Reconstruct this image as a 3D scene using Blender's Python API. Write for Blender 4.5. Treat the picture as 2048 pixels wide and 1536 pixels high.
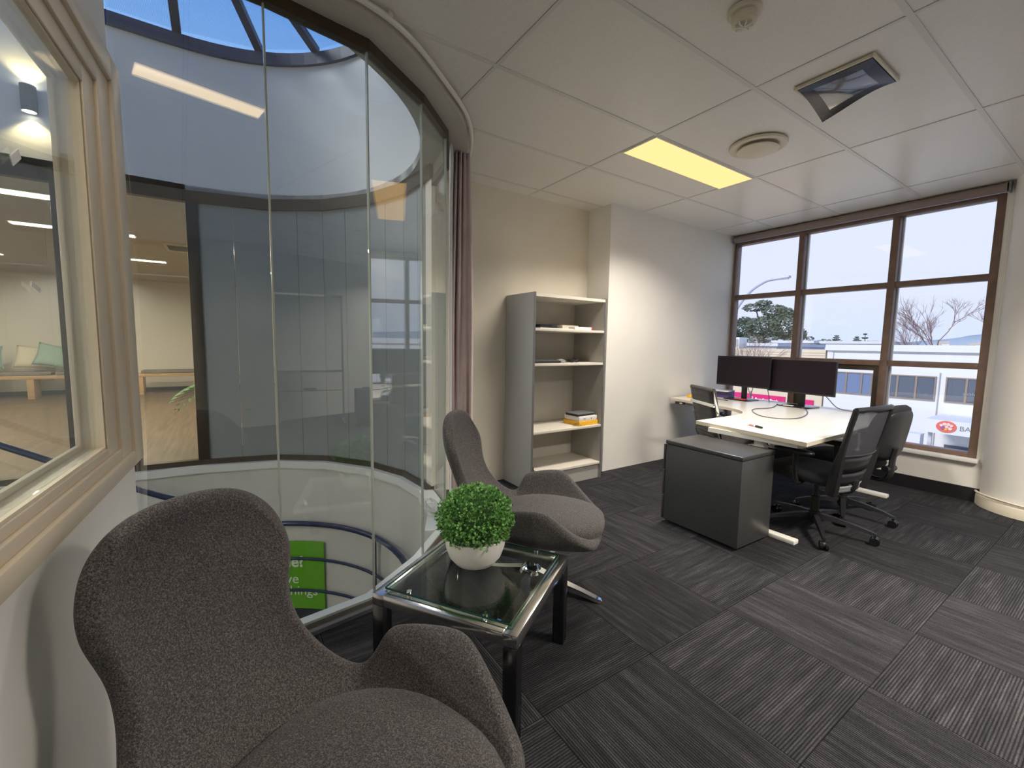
import bpy, bmesh, math, random
from mathutils import Vector, Matrix
random.seed(11)
S = bpy.context.scene
for _o in list(bpy.data.objects):
    bpy.data.objects.remove(_o)
COL = S.collection
PI = math.pi

# ------------------------------------------------------------------ camera
EYE = Vector((0, 0, 1.26))
_yaw, _pit, _rol = map(math.radians, (56.381, -5.324, 0.917))
_fw = Vector((math.cos(_yaw)*math.cos(_pit), math.sin(_yaw)*math.cos(_pit), math.sin(_pit)))
_rt = Vector((math.sin(_yaw), -math.cos(_yaw), 0))
_up = _rt.cross(_fw)
_r = math.cos(_rol)*_rt + math.sin(_rol)*_up
_u = -math.sin(_rol)*_rt + math.cos(_rol)*_up
cd = bpy.data.cameras.new('camera')
cam = bpy.data.objects.new('camera', cd)
COL.objects.link(cam)
cam.matrix_world = Matrix(((_r.x, _u.x, -_fw.x, EYE.x), (_r.y, _u.y, -_fw.y, EYE.y), (_r.z, _u.z, -_fw.z, EYE.z), (0, 0, 0, 1)))
cd.sensor_width = 36.0
cd.lens = 858.907*36/2048
cd.clip_start = 0.02
cd.clip_end = 2000
S.camera = cam

# ------------------------------------------------------------------ sky, sun, exposure
wd = bpy.data.worlds.new('sky')
S.world = wd
wd.use_nodes = True
nt = wd.node_tree
nt.nodes.clear()
_out = nt.nodes.new('ShaderNodeOutputWorld')
_bg = nt.nodes.new('ShaderNodeBackground')
_tc = nt.nodes.new('ShaderNodeTexCoord')
_sx = nt.nodes.new('ShaderNodeSeparateXYZ')
_rp = nt.nodes.new('ShaderNodeValToRGB')
nt.links.new(_tc.outputs['Generated'], _sx.inputs[0])
nt.links.new(_sx.outputs['Z'], _rp.inputs[0])
nt.links.new(_rp.outputs[0], _bg.inputs['Color'])
nt.links.new(_bg.outputs[0], _out.inputs[0])
_rp.color_ramp.elements[0].position = 0.0
_rp.color_ramp.elements[0].color = (0.47, 0.54, 0.70, 1)
_rp.color_ramp.elements[1].position = 0.10
_rp.color_ramp.elements[1].color = (0.535, 0.565, 0.68, 1)
for _p, _c in ((0.28, (0.52, 0.565, 0.70, 1)), (0.44, (0.20, 0.37, 0.70, 1)), (0.60, (0.075, 0.235, 0.62, 1)), (1.0, (0.05, 0.17, 0.50, 1))):
    _e = _rp.color_ramp.elements.new(_p)
    _e.color = _c
_bg.inputs['Strength'].default_value = 0.745
sl = bpy.data.lights.new('sun', 'SUN')
sl.energy = 1.45
sl.angle = math.radians(25)
sl.color = (1, 0.95, 0.88)
sun = bpy.data.objects.new('sun', sl)
COL.objects.link(sun)
sun.rotation_euler = Vector((0.74, -0.25, -0.62)).to_track_quat('-Z', 'Y').to_euler()
S.view_settings.view_transform = 'Standard'
S.view_settings.look = 'None'
S.view_settings.gamma = 1
S.view_settings.use_curve_mapping = False
S.view_settings.exposure = 1.14
S.cycles.transparent_max_bounces = 24
S.cycles.max_bounces = 10
S.cycles.diffuse_bounces = 6
S.cycles.glossy_bounces = 5

# ------------------------------------------------------------------ helpers
class MB:
    """collects geometry for ONE mesh object"""
    def __init__(s):
        s.v = []
        s.f = []
    def add(s, vs, fs):
        n = len(s.v)
        s.v += [tuple(p) for p in vs]
        s.f += [tuple(i+n for i in f) for f in fs]
        return s
    def box(s, x0, x1, y0, y1, z0, z1):
        return s.add([(x0,y0,z0),(x1,y0,z0),(x1,y1,z0),(x0,y1,z0),(x0,y0,z1),(x1,y0,z1),(x1,y1,z1),(x0,y1,z1)],
                     [(3,2,1,0),(4,5,6,7),(0,1,5,4),(1,2,6,5),(2,3,7,6),(3,0,4,7)])
    def obox(s, c, size, rz=0, ry=0, rx=0):
        m = Matrix.Translation(c) @ Matrix.Rotation(rz, 4, 'Z') @ Matrix.Rotation(ry, 4, 'Y') @ Matrix.Rotation(rx, 4, 'X')
        a, b, c2 = (q/2 for q in size)
        vs = [m @ Vector(p) for p in ((-a,-b,-c2),(a,-b,-c2),(a,b,-c2),(-a,b,-c2),(-a,-b,c2),(a,-b,c2),(a,b,c2),(-a,b,c2))]
        return s.add(vs, [(3,2,1,0),(4,5,6,7),(0,1,5,4),(1,2,6,5),(2,3,7,6),(3,0,4,7)])
    def prism(s, poly, z0, z1):
        n = len(poly)
        if sum(poly[i][0]*poly[(i+1)%n][1]-poly[(i+1)%n][0]*poly[i][1] for i in range(n)) < 0:
            poly = list(reversed(poly))
        vs = [(p[0],p[1],z0) for p in poly]+[(p[0],p[1],z1) for p in poly]
        fs = [tuple(range(n-1,-1,-1)), tuple(range(n,2*n))]+[(i,(i+1)%n,n+(i+1)%n,n+i) for i in range(n)]
        return s.add(vs, fs)
    def strip(s, a, b, closed=False):
        """quads between two equal-length point lists"""
        n = len(a)
        vs = list(a)+list(b)
        m = n if closed else n-1
        return s.add(vs, [(i,(i+1)%n,n+(i+1)%n,n+i) for i in range(m)])
    def tube(s, path, r, seg=8, closed=False, flat=1.0):
        path = [Vector(p) for p in path]
        n = len(path)
        rs = r if isinstance(r, (list, tuple)) else [r]*n
        vs = []
        fs = []
        prev = None
        for i, p in enumerate(path):
            if closed:
                t = (path[(i+1)%n]-path[i-1]).normalized()
            else:
                t = (path[min(i+1,n-1)]-path[max(i-1,0)]).normalized()
            if prev is None:
                a = Vector((0,0,1)) if abs(t.z) < 0.9 else Vector((1,0,0))
                nx = t.cross(a).normalized()
            else:
                nx = (prev-t*prev.dot(t))
                nx = nx.normalized() if nx.length > 1e-6 else t.orthogonal().normalized()
            prev = nx
            ny = t.cross(nx)
            for k in range(seg):
                an = 2*PI*k/seg
                vs.append(p+rs[i]*(math.cos(an)*nx+flat*math.sin(an)*ny))
        m = n if closed else n-1
        for i in range(m):
            j = (i+1)%n
            for k in range(seg):
                l = (k+1)%seg
                fs.append((i*seg+k, i*seg+l, j*seg+l, j*seg+k))
        if not closed:
            fs.append(tuple(range(seg-1,-1,-1)))
            fs.append(tuple((n-1)*seg+k for k in range(seg)))
        return s.add(vs, fs)
    def cyl(s, p0, p1, r0, r1=None, seg=16):
        return s.tube([p0, p1], [r0, r0 if r1 is None else r1], seg)
    def lathe(s, prof, seg=32, c=(0,0,0)):
        vs = []
        fs = []
        for r, z in prof:
            for k in range(seg):
                a = 2*PI*k/seg
                vs.append((c[0]+r*math.cos(a), c[1]+r*math.sin(a), c[2]+z))
        for i in range(len(prof)-1):
            for k in range(seg):
                l = (k+1)%seg
                fs.append((i*seg+k, i*seg+l, (i+1)*seg+l, (i+1)*seg+k))
        if prof[0][0] > 1e-5:
            fs.append(tuple(range(seg-1,-1,-1)))
        if prof[-1][0] > 1e-5:
            fs.append(tuple((len(prof)-1)*seg+k for k in range(seg)))
        return s.add(vs, fs)
    def grid(s, rows, closed=False):
        n = len(rows[0])
        vs = [p for r in rows for p in r]
        fs = []
        for i in range(len(rows)-1):
            for k in range(n if closed else n-1):
                l = (k+1)%n
                fs.append((i*n+k, i*n+l, (i+1)*n+l, (i+1)*n+k))
        return s.add(vs, fs)
    def build(s, name, mat, parent=None, loc=None, rz=0, bevel=0, seg=2, smooth=True, ang=40, weld=False, recalc=True):
        me = bpy.data.meshes.new(name)
        me.from_pydata(s.v, [], s.f)
        bm = bmesh.new()
        bm.from_mesh(me)
        if weld:
            bmesh.ops.remove_doubles(bm, verts=bm.verts, dist=1e-5)
        if recalc:
            bmesh.ops.recalc_face_normals(bm, faces=bm.faces)
        if bevel > 0:
            es = [e for e in bm.edges if len(e.link_faces) == 2 and e.calc_face_angle(0) > 0.5]
            bmesh.ops.bevel(bm, geom=es, offset=bevel, segments=seg, affect='EDGES', profile=0.5, clamp_overlap=True)
        if smooth:
            for f in bm.faces:
                f.smooth = True
            for e in bm.edges:
                if len(e.link_faces) == 2 and e.calc_face_angle(0) > math.radians(ang):
                    e.smooth = False
        bm.to_mesh(me)
        bm.free()
        o = bpy.data.objects.new(name, me)
        COL.objects.link(o)
        if mat is not None:
            me.materials.append(mat)
        if parent is not None:
            o.parent = parent
        if loc is not None:
            o.location = loc
        if rz:
            o.rotation_euler = (0, 0, rz)
        return o

def tag(o, label=None, cat=None, group=None, kind=None):
    if label: o['label'] = label
    if cat: o['category'] = cat
    if group: o['group'] = group
    if kind: o['kind'] = kind
    return o
def thing(name, label, cat, loc=(0,0,0), rz=0, group=None):
    o = bpy.data.objects.new(name, None)
    COL.objects.link(o)
    o.empty_display_size = 0.1
    o.location = loc
    o.rotation_euler = (0, 0, rz)
    return tag(o, label, cat, group)
def struct(name, loc=(0,0,0), rz=0, label=None):
    o = bpy.data.objects.new(name, None)
    COL.objects.link(o)
    o.empty_display_size = 0.1
    o.location = loc
    o.rotation_euler = (0, 0, rz)
    o['kind'] = 'structure'
    if label: o['label'] = label
    return o
def copy_tree(o, parent=None):
    c = o.copy()
    COL.objects.link(c)
    if parent is not None:
        c.parent = parent
    for ch in list(o.children):
        copy_tree(ch, c)
    return c
def text_mesh(name, txt, size, mat, parent, matrix, extrude=0.002, bold=0.0, align='LEFT', spacing=1.0):
    cu = bpy.data.curves.new(name, 'FONT')
    cu.body = txt
    cu.size = size
    cu.extrude = extrude
    cu.offset = bold
    cu.align_x = align
    cu.space_character = spacing
    t = bpy.data.objects.new(name, cu)
    COL.objects.link(t)
    dg = bpy.context.evaluated_depsgraph_get()
    me = bpy.data.meshes.new_from_object(t.evaluated_get(dg))
    bpy.data.objects.remove(t)
    me.name = name
    me.materials.clear()
    me.materials.append(mat)
    o = bpy.data.objects.new(name, me)
    COL.objects.link(o)
    if parent is not None:
        o.parent = parent
    o.matrix_basis = matrix
    return o

# 2-D polygon tools
def clip_half(poly, a, b, keep_left=True):
    """clip convex polygon by the line a->b"""
    out = []
    def side(p):
        s_ = (b[0]-a[0])*(p[1]-a[1])-(b[1]-a[1])*(p[0]-a[0])
        return s_ if keep_left else -s_
    n = len(poly)
    for i in range(n):
        p, q = poly[i], poly[(i+1)%n]
        sp, sq = side(p), side(q)
        if sp >= 0: out.append(p)
        if (sp > 0 and sq < 0) or (sp < 0 and sq > 0):
            t = sp/(sp-sq)
            out.append((p[0]+t*(q[0]-p[0]), p[1]+t*(q[1]-p[1])))
    return out
def area(poly):
    n = len(poly)
    return sum(poly[i][0]*poly[(i+1)%n][1]-poly[(i+1)%n][0]*poly[i][1] for i in range(n))/2
def minus_convex(poly, hole):
    """convex polygon minus convex CCW hole -> list of convex pieces"""
    rem = poly
    out = []
    n = len(hole)
    for i in range(n):
        a, b = hole[i], hole[(i+1)%n]
        p = clip_half(rem, a, b, False)
        if len(p) > 2 and abs(area(p)) > 1e-6: out.append(p)
        rem = clip_half(rem, a, b, True)
        if len(rem) < 3 or abs(area(rem)) < 1e-7: return out
    return out
def offset_line(pts, d, closed=False):
    """offset an open polyline to its left by d (mitred)"""
    n = len(pts)
    res = []
    for i in range(n):
        if closed:
            p0, p1, p2 = pts[i-1], pts[i], pts[(i+1)%n]
        else:
            p0, p1, p2 = pts[max(i-1,0)], pts[i], pts[min(i+1,n-1)]
        def nrm(a, b):
            dx, dy = b[0]-a[0], b[1]-a[1]
            l = math.hypot(dx, dy) or 1
            return (-dy/l, dx/l)
        if not closed and i == 0: m = nrm(p1, p2); k = 1
        elif not closed and i == n-1: m = nrm(p0, p1); k = 1
        else:
            a, b = nrm(p0, p1), nrm(p1, p2)
            m = (a[0]+b[0], a[1]+b[1])
            l = math.hypot(*m) or 1
            m = (m[0]/l, m[1]/l)
            k = 1/max(0.3, m[0]*a[0]+m[1]*a[1])
        res.append((p1[0]+m[0]*d*k, p1[1]+m[1]*d*k))
    return res
def smooth_line(pts, sub=6):
    out = []
    n = len(pts)
    for i in range(n-1):
        p0, p1, p2, p3 = pts[max(i-1,0)], pts[i], pts[i+1], pts[min(i+2,n-1)]
        for k in range(sub):
            t = k/sub
            out.append(tuple(0.5*((2*p1[j])+(-p0[j]+p2[j])*t+(2*p0[j]-5*p1[j]+4*p2[j]-p3[j])*t*t+(-p0[j]+3*p1[j]-3*p2[j]+p3[j])*t**3) for j in range(len(p1))))
    out.append(tuple(pts[-1]))
    return out

# ------------------------------------------------------------------ materials
def new_mat(name):
    m = bpy.data.materials.new(name)
    m.use_nodes = True
    n = m.node_tree
    n.nodes.clear()
    out = n.nodes.new('ShaderNodeOutputMaterial')
    return m, n, out
def mat(name, col, rough=0.5, metal=0.0, spec=0.5, noise=None, bump=None, stretch=None, emit=None, coat=0.0, sheen=0.0):
    """noise=(scale, amount[, detail]); bump=(scale, strength)"""
    m, n, out = new_mat(name)
    b = n.nodes.new('ShaderNodeBsdfPrincipled')
    n.links.new(b.outputs[0], out.inputs[0])
    b.inputs['Base Color'].default_value = (*col, 1)
    b.inputs['Roughness'].default_value = rough
    b.inputs['Metallic'].default_value = metal
    b.inputs['Specular IOR Level'].default_value = spec
    b.inputs['Coat Weight'].default_value = coat
    b.inputs['Sheen Weight'].default_value = sheen
    if emit:
        b.inputs['Emission Color'].default_value = (*emit[0], 1)
        b.inputs['Emission Strength'].default_value = emit[1]
    if noise or bump:
        tc = n.nodes.new('ShaderNodeTexCoord')
        mp = n.nodes.new('ShaderNodeMapping')
        n.links.new(tc.outputs['Object'], mp.inputs['Vector'])
        if stretch: mp.inputs['Scale'].default_value = stretch
    if noise:
        t = n.nodes.new('ShaderNodeTexNoise')
        t.inputs['Scale'].default_value = noise[0]
        t.inputs['Detail'].default_value = noise[2] if len(noise) > 2 else 4
        n.links.new(mp.outputs[0], t.inputs['Vector'])
        r = n.nodes.new('ShaderNodeValToRGB')
        r.color_ramp.elements[0].position = 0.3
        r.color_ramp.elements[1].position = 0.7
        r.color_ramp.elements[0].color = (*[max(0, c*(1-noise[1])) for c in col], 1)
        r.color_ramp.elements[1].color = (*[min(1, c*(1+noise[1])) for c in col], 1)
        n.links.new(t.outputs['Fac'], r.inputs[0])
        n.links.new(r.outputs[0], b.inputs['Base Color'])
    if bump:
        t2 = n.nodes.new('ShaderNodeTexNoise')
        t2.inputs['Scale'].default_value = bump[0]
        t2.inputs['Detail'].default_value = 3
        n.links.new(mp.outputs[0], t2.inputs['Vector'])
        bp = n.nodes.new('ShaderNodeBump')
        bp.inputs['Strength'].default_value = bump[1]
        bp.inputs['Distance'].default_value = 0.002
        n.links.new(t2.outputs['Fac'], bp.inputs['Height'])
        n.links.new(bp.outputs[0], b.inputs['Normal'])
    return m
def glass(name, tint=(0.96, 0.985, 0.975), ior=1.5, rough=0.0, refl=(1, 1, 1)):
    """thin clear sheet: straight-through transparency + Fresnel mirror"""
    m, n, out = new_mat(name)
    tr = n.nodes.new('ShaderNodeBsdfTransparent')
    tr.inputs[0].default_value = (*tint, 1)
    gl = n.nodes.new('ShaderNodeBsdfGlossy')
    gl.inputs['Roughness'].default_value = rough
    gl.inputs[0].default_value = (*refl, 1)
    ge = n.nodes.new('ShaderNodeNewGeometry')
    dt = n.nodes.new('ShaderNodeVectorMath'); dt.operation = 'DOT_PRODUCT'
    n.links.new(ge.outputs['Incoming'], dt.inputs[0]); n.links.new(ge.outputs['Normal'], dt.inputs[1])
    ab = n.nodes.new('ShaderNodeMath'); ab.operation = 'ABSOLUTE'; n.links.new(dt.outputs['Value'], ab.inputs[0])
    sb = n.nodes.new('ShaderNodeMath'); sb.operation = 'SUBTRACT'; sb.inputs[0].default_value = 1; sb.use_clamp = True; n.links.new(ab.outputs[0], sb.inputs[1])
    pw = n.nodes.new('ShaderNodeMath'); pw.operation = 'POWER'; pw.inputs[1].default_value = 5; n.links.new(sb.outputs[0], pw.inputs[0])
    f0 = ((ior-1)/(ior+1))**2
    ma = n.nodes.new('ShaderNodeMath'); ma.operation = 'MULTIPLY_ADD'; ma.inputs[1].default_value = 1-f0; ma.inputs[2].default_value = f0
    n.links.new(pw.outputs[0], ma.inputs[0])
    mx = n.nodes.new('ShaderNodeMixShader')
    n.links.new(ma.outputs[0], mx.inputs[0])
    n.links.new(tr.outputs[0], mx.inputs[1])
    n.links.new(gl.outputs[0], mx.inputs[2])
    n.links.new(mx.outputs[0], out.inputs[0])
    return m
def emit(name, col, s):
    m, n, out = new_mat(name)
    e = n.nodes.new('ShaderNodeEmission')
    e.inputs[0].default_value = (*col, 1)
    e.inputs[1].default_value = s
    n.links.new(e.outputs[0], out.inputs[0])
    return m

def carpet_mat():
    m, n, out = new_mat('carpet_ribbed')
    L = n.links.new
    b = n.nodes.new('ShaderNodeBsdfPrincipled')
    b.inputs['Roughness'].default_value = 0.95
    b.inputs['Specular IOR Level'].default_value = 0.15
    L(b.outputs[0], out.inputs[0])
    tc = n.nodes.new('ShaderNodeTexCoord')
    oi = n.nodes.new('ShaderNodeObjectInfo')
    # ribs run along local X: bands across Y
    w = n.nodes.new('ShaderNodeTexWave')
    w.wave_type = 'BANDS'
    w.bands_direction = 'Y'
    w.inputs['Scale'].default_value = 34
    w.inputs['Distortion'].default_value = 0.6
    w.inputs['Detail'].default_value = 2
    w.inputs['Detail Scale'].default_value = 3
    L(tc.outputs['Object'], w.inputs['Vector'])
    # per tile offset + streaks
    cb = n.nodes.new('ShaderNodeCombineXYZ')
    mu = n.nodes.new('ShaderNodeMath'); mu.operation = 'MULTIPLY'; mu.inputs[1].default_value = 37.0
    L(oi.outputs['Random'], mu.inputs[0])
    for k in range(3): L(mu.outputs[0], cb.inputs[k])
    ad = n.nodes.new('ShaderNodeVectorMath'); ad.operation = 'ADD'
    L(tc.outputs['Object'], ad.inputs[0]); L(cb.outputs[0], ad.inputs[1])
    mp = n.nodes.new('ShaderNodeMapping'); mp.inputs['Scale'].default_value = (2.2, 26, 1)
    L(ad.outputs[0], mp.inputs['Vector'])
    t = n.nodes.new('ShaderNodeTexNoise'); t.inputs['Scale'].default_value = 1.6; t.inputs['Detail'].default_value = 5; t.inputs['Roughness'].default_value = 0.65
    L(mp.outputs[0], t.inputs['Vector'])
    r = n.nodes.new('ShaderNodeValToRGB')
    r.color_ramp.elements[0].position = 0.32; r.color_ramp.elements[0].color = (0.021, 0.021, 0.024, 1)
    r.color_ramp.elements[1].position = 0.68; r.color_ramp.elements[1].color = (0.062, 0.060, 0.065, 1)
    e = r.color_ramp.elements.new(0.52); e.color = (0.037, 0.036, 0.040, 1)
    L(t.outputs['Fac'], r.inputs[0])
    # fine pile speckle
    t3 = n.nodes.new('ShaderNodeTexNoise'); t3.inputs['Scale'].default_value = 260; t3.inputs['Detail'].default_value = 2
    L(ad.outputs[0], t3.inputs['Vector'])
    # shade per tile
    hv = n.nodes.new('ShaderNodeHueSaturation')
    mr = n.nodes.new('ShaderNodeMapRange'); mr.inputs[3].default_value = 0.72; mr.inputs[4].default_value = 1.25
    L(oi.outputs['Random'], mr.inputs[0]); L(mr.outputs[0], hv.inputs['Value'])
    L(r.outputs[0], hv.inputs['Color'])
    mx = n.nodes.new('ShaderNodeMix'); mx.data_type = 'RGBA'; mx.blend_type = 'MULTIPLY'
    mx.inputs['Factor'].default_value = 1
    rw = n.nodes.new('ShaderNodeValToRGB')
    rw.color_ramp.elements[0].position = 0.15; rw.color_ramp.elements[0].color = (0.38, 0.38, 0.39, 1)
    rw.color_ramp.elements[1].position = 0.75; rw.color_ramp.elements[1].color = (1.15, 1.14, 1.14, 1)
    L(w.outputs['Fac'], rw.inputs[0])
    L(hv.outputs[0], mx.inputs[6]); L(rw.outputs[0], mx.inputs[7])
    mx2 = n.nodes.new('ShaderNodeMix'); mx2.data_type = 'RGBA'; mx2.blend_type = 'MULTIPLY'; mx2.inputs['Factor'].default_value = 0.8
    rs = n.nodes.new('ShaderNodeValToRGB')
    rs.color_ramp.elements[0].position = 0.3; rs.color_ramp.elements[0].color = (0.55, 0.55, 0.55, 1)
    rs.color_ramp.elements[1].position = 0.7; rs.color_ramp.elements[1].color = (1.4, 1.4, 1.4, 1)
    L(t3.outputs['Fac'], rs.inputs[0])
    L(mx.outputs[2], mx2.inputs[6]); L(rs.outputs[0], mx2.inputs[7])
    L(mx2.outputs[2], b.inputs['Base Color'])
    bp = n.nodes.new('ShaderNodeBump'); bp.inputs['Strength'].default_value = 0.5; bp.inputs['Distance'].default_value = 0.002
    L(w.outputs['Fac'], bp.inputs['Height']); L(bp.outputs[0], b.inputs['Normal'])
    return m
def felt_mat():
    m, n, out = new_mat('grey_felt')
    L = n.links.new
    b = n.nodes.new('ShaderNodeBsdfPrincipled')
    b.inputs['Roughness'].default_value = 0.95
    b.inputs['Specular IOR Level'].default_value = 0.1
    b.inputs['Sheen Weight'].default_value = 0.12
    L(b.outputs[0], out.inputs[0])
    tc = n.nodes.new('ShaderNodeTexCoord')
    a = n.nodes.new('ShaderNodeTexNoise'); a.inputs['Scale'].default_value = 520; a.inputs['Detail'].default_value = 3; a.inputs['Roughness'].default_value = 0.7
    a2 = n.nodes.new('ShaderNodeTexNoise'); a2.inputs['Scale'].default_value = 260; a2.inputs['Detail'].default_value = 4
    L(tc.outputs['Object'], a.inputs['Vector']); L(tc.outputs['Object'], a2.inputs['Vector'])
    ad = n.nodes.new('ShaderNodeMath'); ad.operation = 'ADD'
    L(a.outputs['Fac'], ad.inputs[0]); L(a2.outputs['Fac'], ad.inputs[1])
    r = n.nodes.new('ShaderNodeValToRGB')
    r.color_ramp.elements[0].position = 0.36; r.color_ramp.elements[0].color = (0.036, 0.0325, 0.033, 1)
    r.color_ramp.elements[1].position = 0.64; r.color_ramp.elements[1].color = (0.205, 0.192, 0.192, 1)
    e = r.color_ramp.elements.new(0.50); e.color = (0.084, 0.076, 0.0755, 1)
    hf = n.nodes.new('ShaderNodeMath'); hf.operation = 'MULTIPLY'; hf.inputs[1].default_value = 0.5
    L(ad.outputs[0], hf.inputs[0]); L(hf.outputs[0], r.inputs[0]); L(r.outputs[0], b.inputs['Base Color'])
    bp = n.nodes.new('ShaderNodeBump'); bp.inputs['Strength'].default_value = 0.5; bp.inputs['Distance'].default_value = 0.002
    L(a.outputs['Fac'], bp.inputs['Height']); L(bp.outputs[0], b.inputs['Normal'])
    return m
def skylight_mat():
    """clear ribbed sheet: fine flutes, slightly tinted"""
    m, n, out = new_mat('ribbed_skylight_sheet')
    L = n.links.new
    tc = n.nodes.new('ShaderNodeTexCoord')
    w = n.nodes.new('ShaderNodeTexWave'); w.wave_type = 'BANDS'; w.bands_direction = 'X'
    w.inputs['Scale'].default_value = 26; w.inputs['Distortion'].default_value = 0.0
    L(tc.outputs['Object'], w.inputs['Vector'])
    r = n.nodes.new('ShaderNodeValToRGB')
    r.color_ramp.elements[0].position = 0.25; r.color_ramp.elements[0].color = (0.62, 0.72, 0.80, 1)
    r.color_ramp.elements[1].position = 0.6; r.color_ramp.elements[1].color = (0.93, 0.96, 1.0, 1)
    L(w.outputs['Fac'], r.inputs[0])
    tr = n.nodes.new('ShaderNodeBsdfTransparent'); L(r.outputs[0], tr.inputs[0])
    gl = n.nodes.new('ShaderNodeBsdfGlossy'); gl.inputs['Roughness'].default_value = 0.2
    mx = n.nodes.new('ShaderNodeMixShader'); mx.inputs[0].default_value = 0.05
    L(tr.outputs[0], mx.inputs[1]); L(gl.outputs[0], mx.inputs[2]); L(mx.outputs[0], out.inputs[0])
    return m

M = {}
M['carpet'] = carpet_mat()
M['felt'] = felt_mat()
M['skysheet'] = skylight_mat()
M['slab'] = mat('screed', (0.06, 0.055, 0.05), 0.9)
M['ceil'] = mat('ceiling_panel', (0.80, 0.775, 0.735), 0.30, spec=0.35, noise=(90, 0.03), bump=(350, 0.05))
M['tbar'] = mat('ceiling_bar', (0.70, 0.69, 0.66), 0.35, spec=0.4)
M['wall'] = mat('cream_wall_paint', (0.78, 0.72, 0.61), 0.6, noise=(3, 0.02), bump=(160, 0.06))
M['wallw'] = mat('white_wall_paint', (0.80, 0.775, 0.73), 0.55, noise=(3, 0.02), bump=(160, 0.06))
M['trim'] = mat('cream_gloss_trim', (0.71, 0.61, 0.47), 0.35, bump=(60, 0.05))
M['drum'] = mat('white_plaster', (0.66, 0.665, 0.65), 0.7, noise=(2, 0.02))
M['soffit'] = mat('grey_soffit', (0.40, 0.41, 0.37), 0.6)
M['brown'] = mat('bronze_aluminium', (0.070, 0.052, 0.032), 0.35, metal=0.35, noise=(20, 0.15))
M['bronze'] = mat('mauve_bronze_frame', (0.20, 0.130, 0.100), 0.45, metal=0.2, noise=(14, 0.12))
M['skirt'] = mat('black_skirting', (0.012, 0.011, 0.014), 0.5)
M['glass'] = glass('clear_glass')
M['glassg'] = glass('green_glass', (0.965, 0.985, 0.975), 1.95)
M['glasswin'] = glass('window_glass', (0.97, 0.98, 0.985), 1.45)
M['tableglass'] = glass('table_glass', (0.90, 0.95, 0.93), 1.5)
M['glassedge'] = mat('glass_edge', (0.012, 0.075, 0.060), 0.15, spec=0.5)
M['joint'] = mat('silicone_joint', (0.44, 0.46, 0.40), 0.25, spec=0.6)
M['filmpanel'] = mat('frosted_grey_panel', (0.27, 0.29, 0.285), 0.22, spec=0.4)
M['ledge'] = mat('white_ledge', (0.72, 0.72, 0.69), 0.45)
M['wellwall'] = mat('well_wall_white', (0.60, 0.59, 0.55), 0.6, noise=(2, 0.03))
M['landing'] = mat('landing_carpet', (0.030, 0.032, 0.040), 0.95, noise=(120, 0.4))
M['navy'] = mat('navy_steel', (0.010, 0.020, 0.075), 0.25, spec=0.6)
M['navyframe'] = mat('navy_skylight_frame', (0.022, 0.034, 0.085), 0.5)
M['chrome'] = mat('chrome', (0.80, 0.80, 0.80), 0.08, metal=1)
M['chromew'] = mat('polished_steel', (0.86, 0.84, 0.80), 0.16, metal=1)
M['dimchrome'] = mat('carpet_dimmed_steel', (0.16, 0.16, 0.165), 0.18, metal=1)  # steel coloured dark for the carpet that the legs mirror
M['pot'] = mat('white_ceramic', (0.78, 0.75, 0.70), 0.4)
M['case'] = mat('grey_laminate', (0.37, 0.355, 0.33), 0.5, noise=(120, 0.04))
M['casein'] = mat('pale_grey_laminate', (0.52, 0.49, 0.44), 0.5, noise=(120, 0.04))
M['shelf'] = mat('shelf_laminate', (0.66, 0.62, 0.54), 0.45)
M['edge'] = mat('dark_edge_strip', (0.13, 0.13, 0.14), 0.5)
M['desk'] = mat('white_laminate', (0.76, 0.74, 0.70), 0.22, spec=0.5)
M['deskedge'] = mat('cream_edge', (0.66, 0.58, 0.46), 0.4)
M['whitemetal'] = mat('white_powdercoat', (0.78, 0.76, 0.70), 0.4)
M['ped'] = mat('graphite_steel', (0.072, 0.072, 0.073), 0.36, metal=0.35, noise=(40, 0.06))
M['black'] = mat('black_plastic', (0.014, 0.014, 0.016), 0.42)
M['blackg'] = mat('black_gloss', (0.012, 0.012, 0.014), 0.15)
M['blackfab'] = mat('black_fabric', (0.020, 0.020, 0.024), 0.95, noise=(300, 0.4), bump=(400, 0.2))
M['greyplast'] = mat('grey_plastic', (0.20, 0.20, 0.21), 0.5)
M['screen'] = mat('dark_screen', (0.012, 0.007, 0.012), 0.45, spec=0.22)
M['leather'] = mat('black_leather', (0.045, 0.042, 0.042), 0.45, bump=(120, 0.2))
M['white'] = mat('white_plastic', (0.78, 0.76, 0.72), 0.4)
M['cream'] = mat('cream_plastic', (0.70, 0.64, 0.52), 0.45)
M['paper'] = mat('white_paper', (0.80, 0.79, 0.77), 0.8)
M['yellow'] = mat('yellow_cover', (0.80, 0.42, 0.02), 0.5)
M['purple'] = mat('violet_card', (0.10, 0.07, 0.22), 0.6)
M['red'] = mat('red_card', (0.55, 0.05, 0.05), 0.5)
M['orange'] = mat('raw_timber_chip', (0.75, 0.33, 0.08), 0.7)
M['pink'] = mat('mauve_curtain', (0.60, 0.49, 0.48), 0.85, noise=(8, 0.06), bump=(500, 0.1), sheen=0.2)
M['lining'] = mat('curtain_lining', (0.60, 0.60, 0.60), 0.85)
M['timber'] = mat('timber_floor', (0.145, 0.092, 0.052), 0.45, noise=(1.6, 0.35, 8), stretch=(16, 1.0, 1))
M['wood'] = mat('pale_oak', (0.50, 0.31, 0.15), 0.5, noise=(3, 0.15, 6), stretch=(1, 12, 12))
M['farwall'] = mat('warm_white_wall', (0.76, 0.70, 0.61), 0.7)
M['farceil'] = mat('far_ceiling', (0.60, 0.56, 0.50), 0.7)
M['mint'] = mat('mint_linen', (0.30, 0.40, 0.355), 0.9, noise=(60, 0.1))
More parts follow.
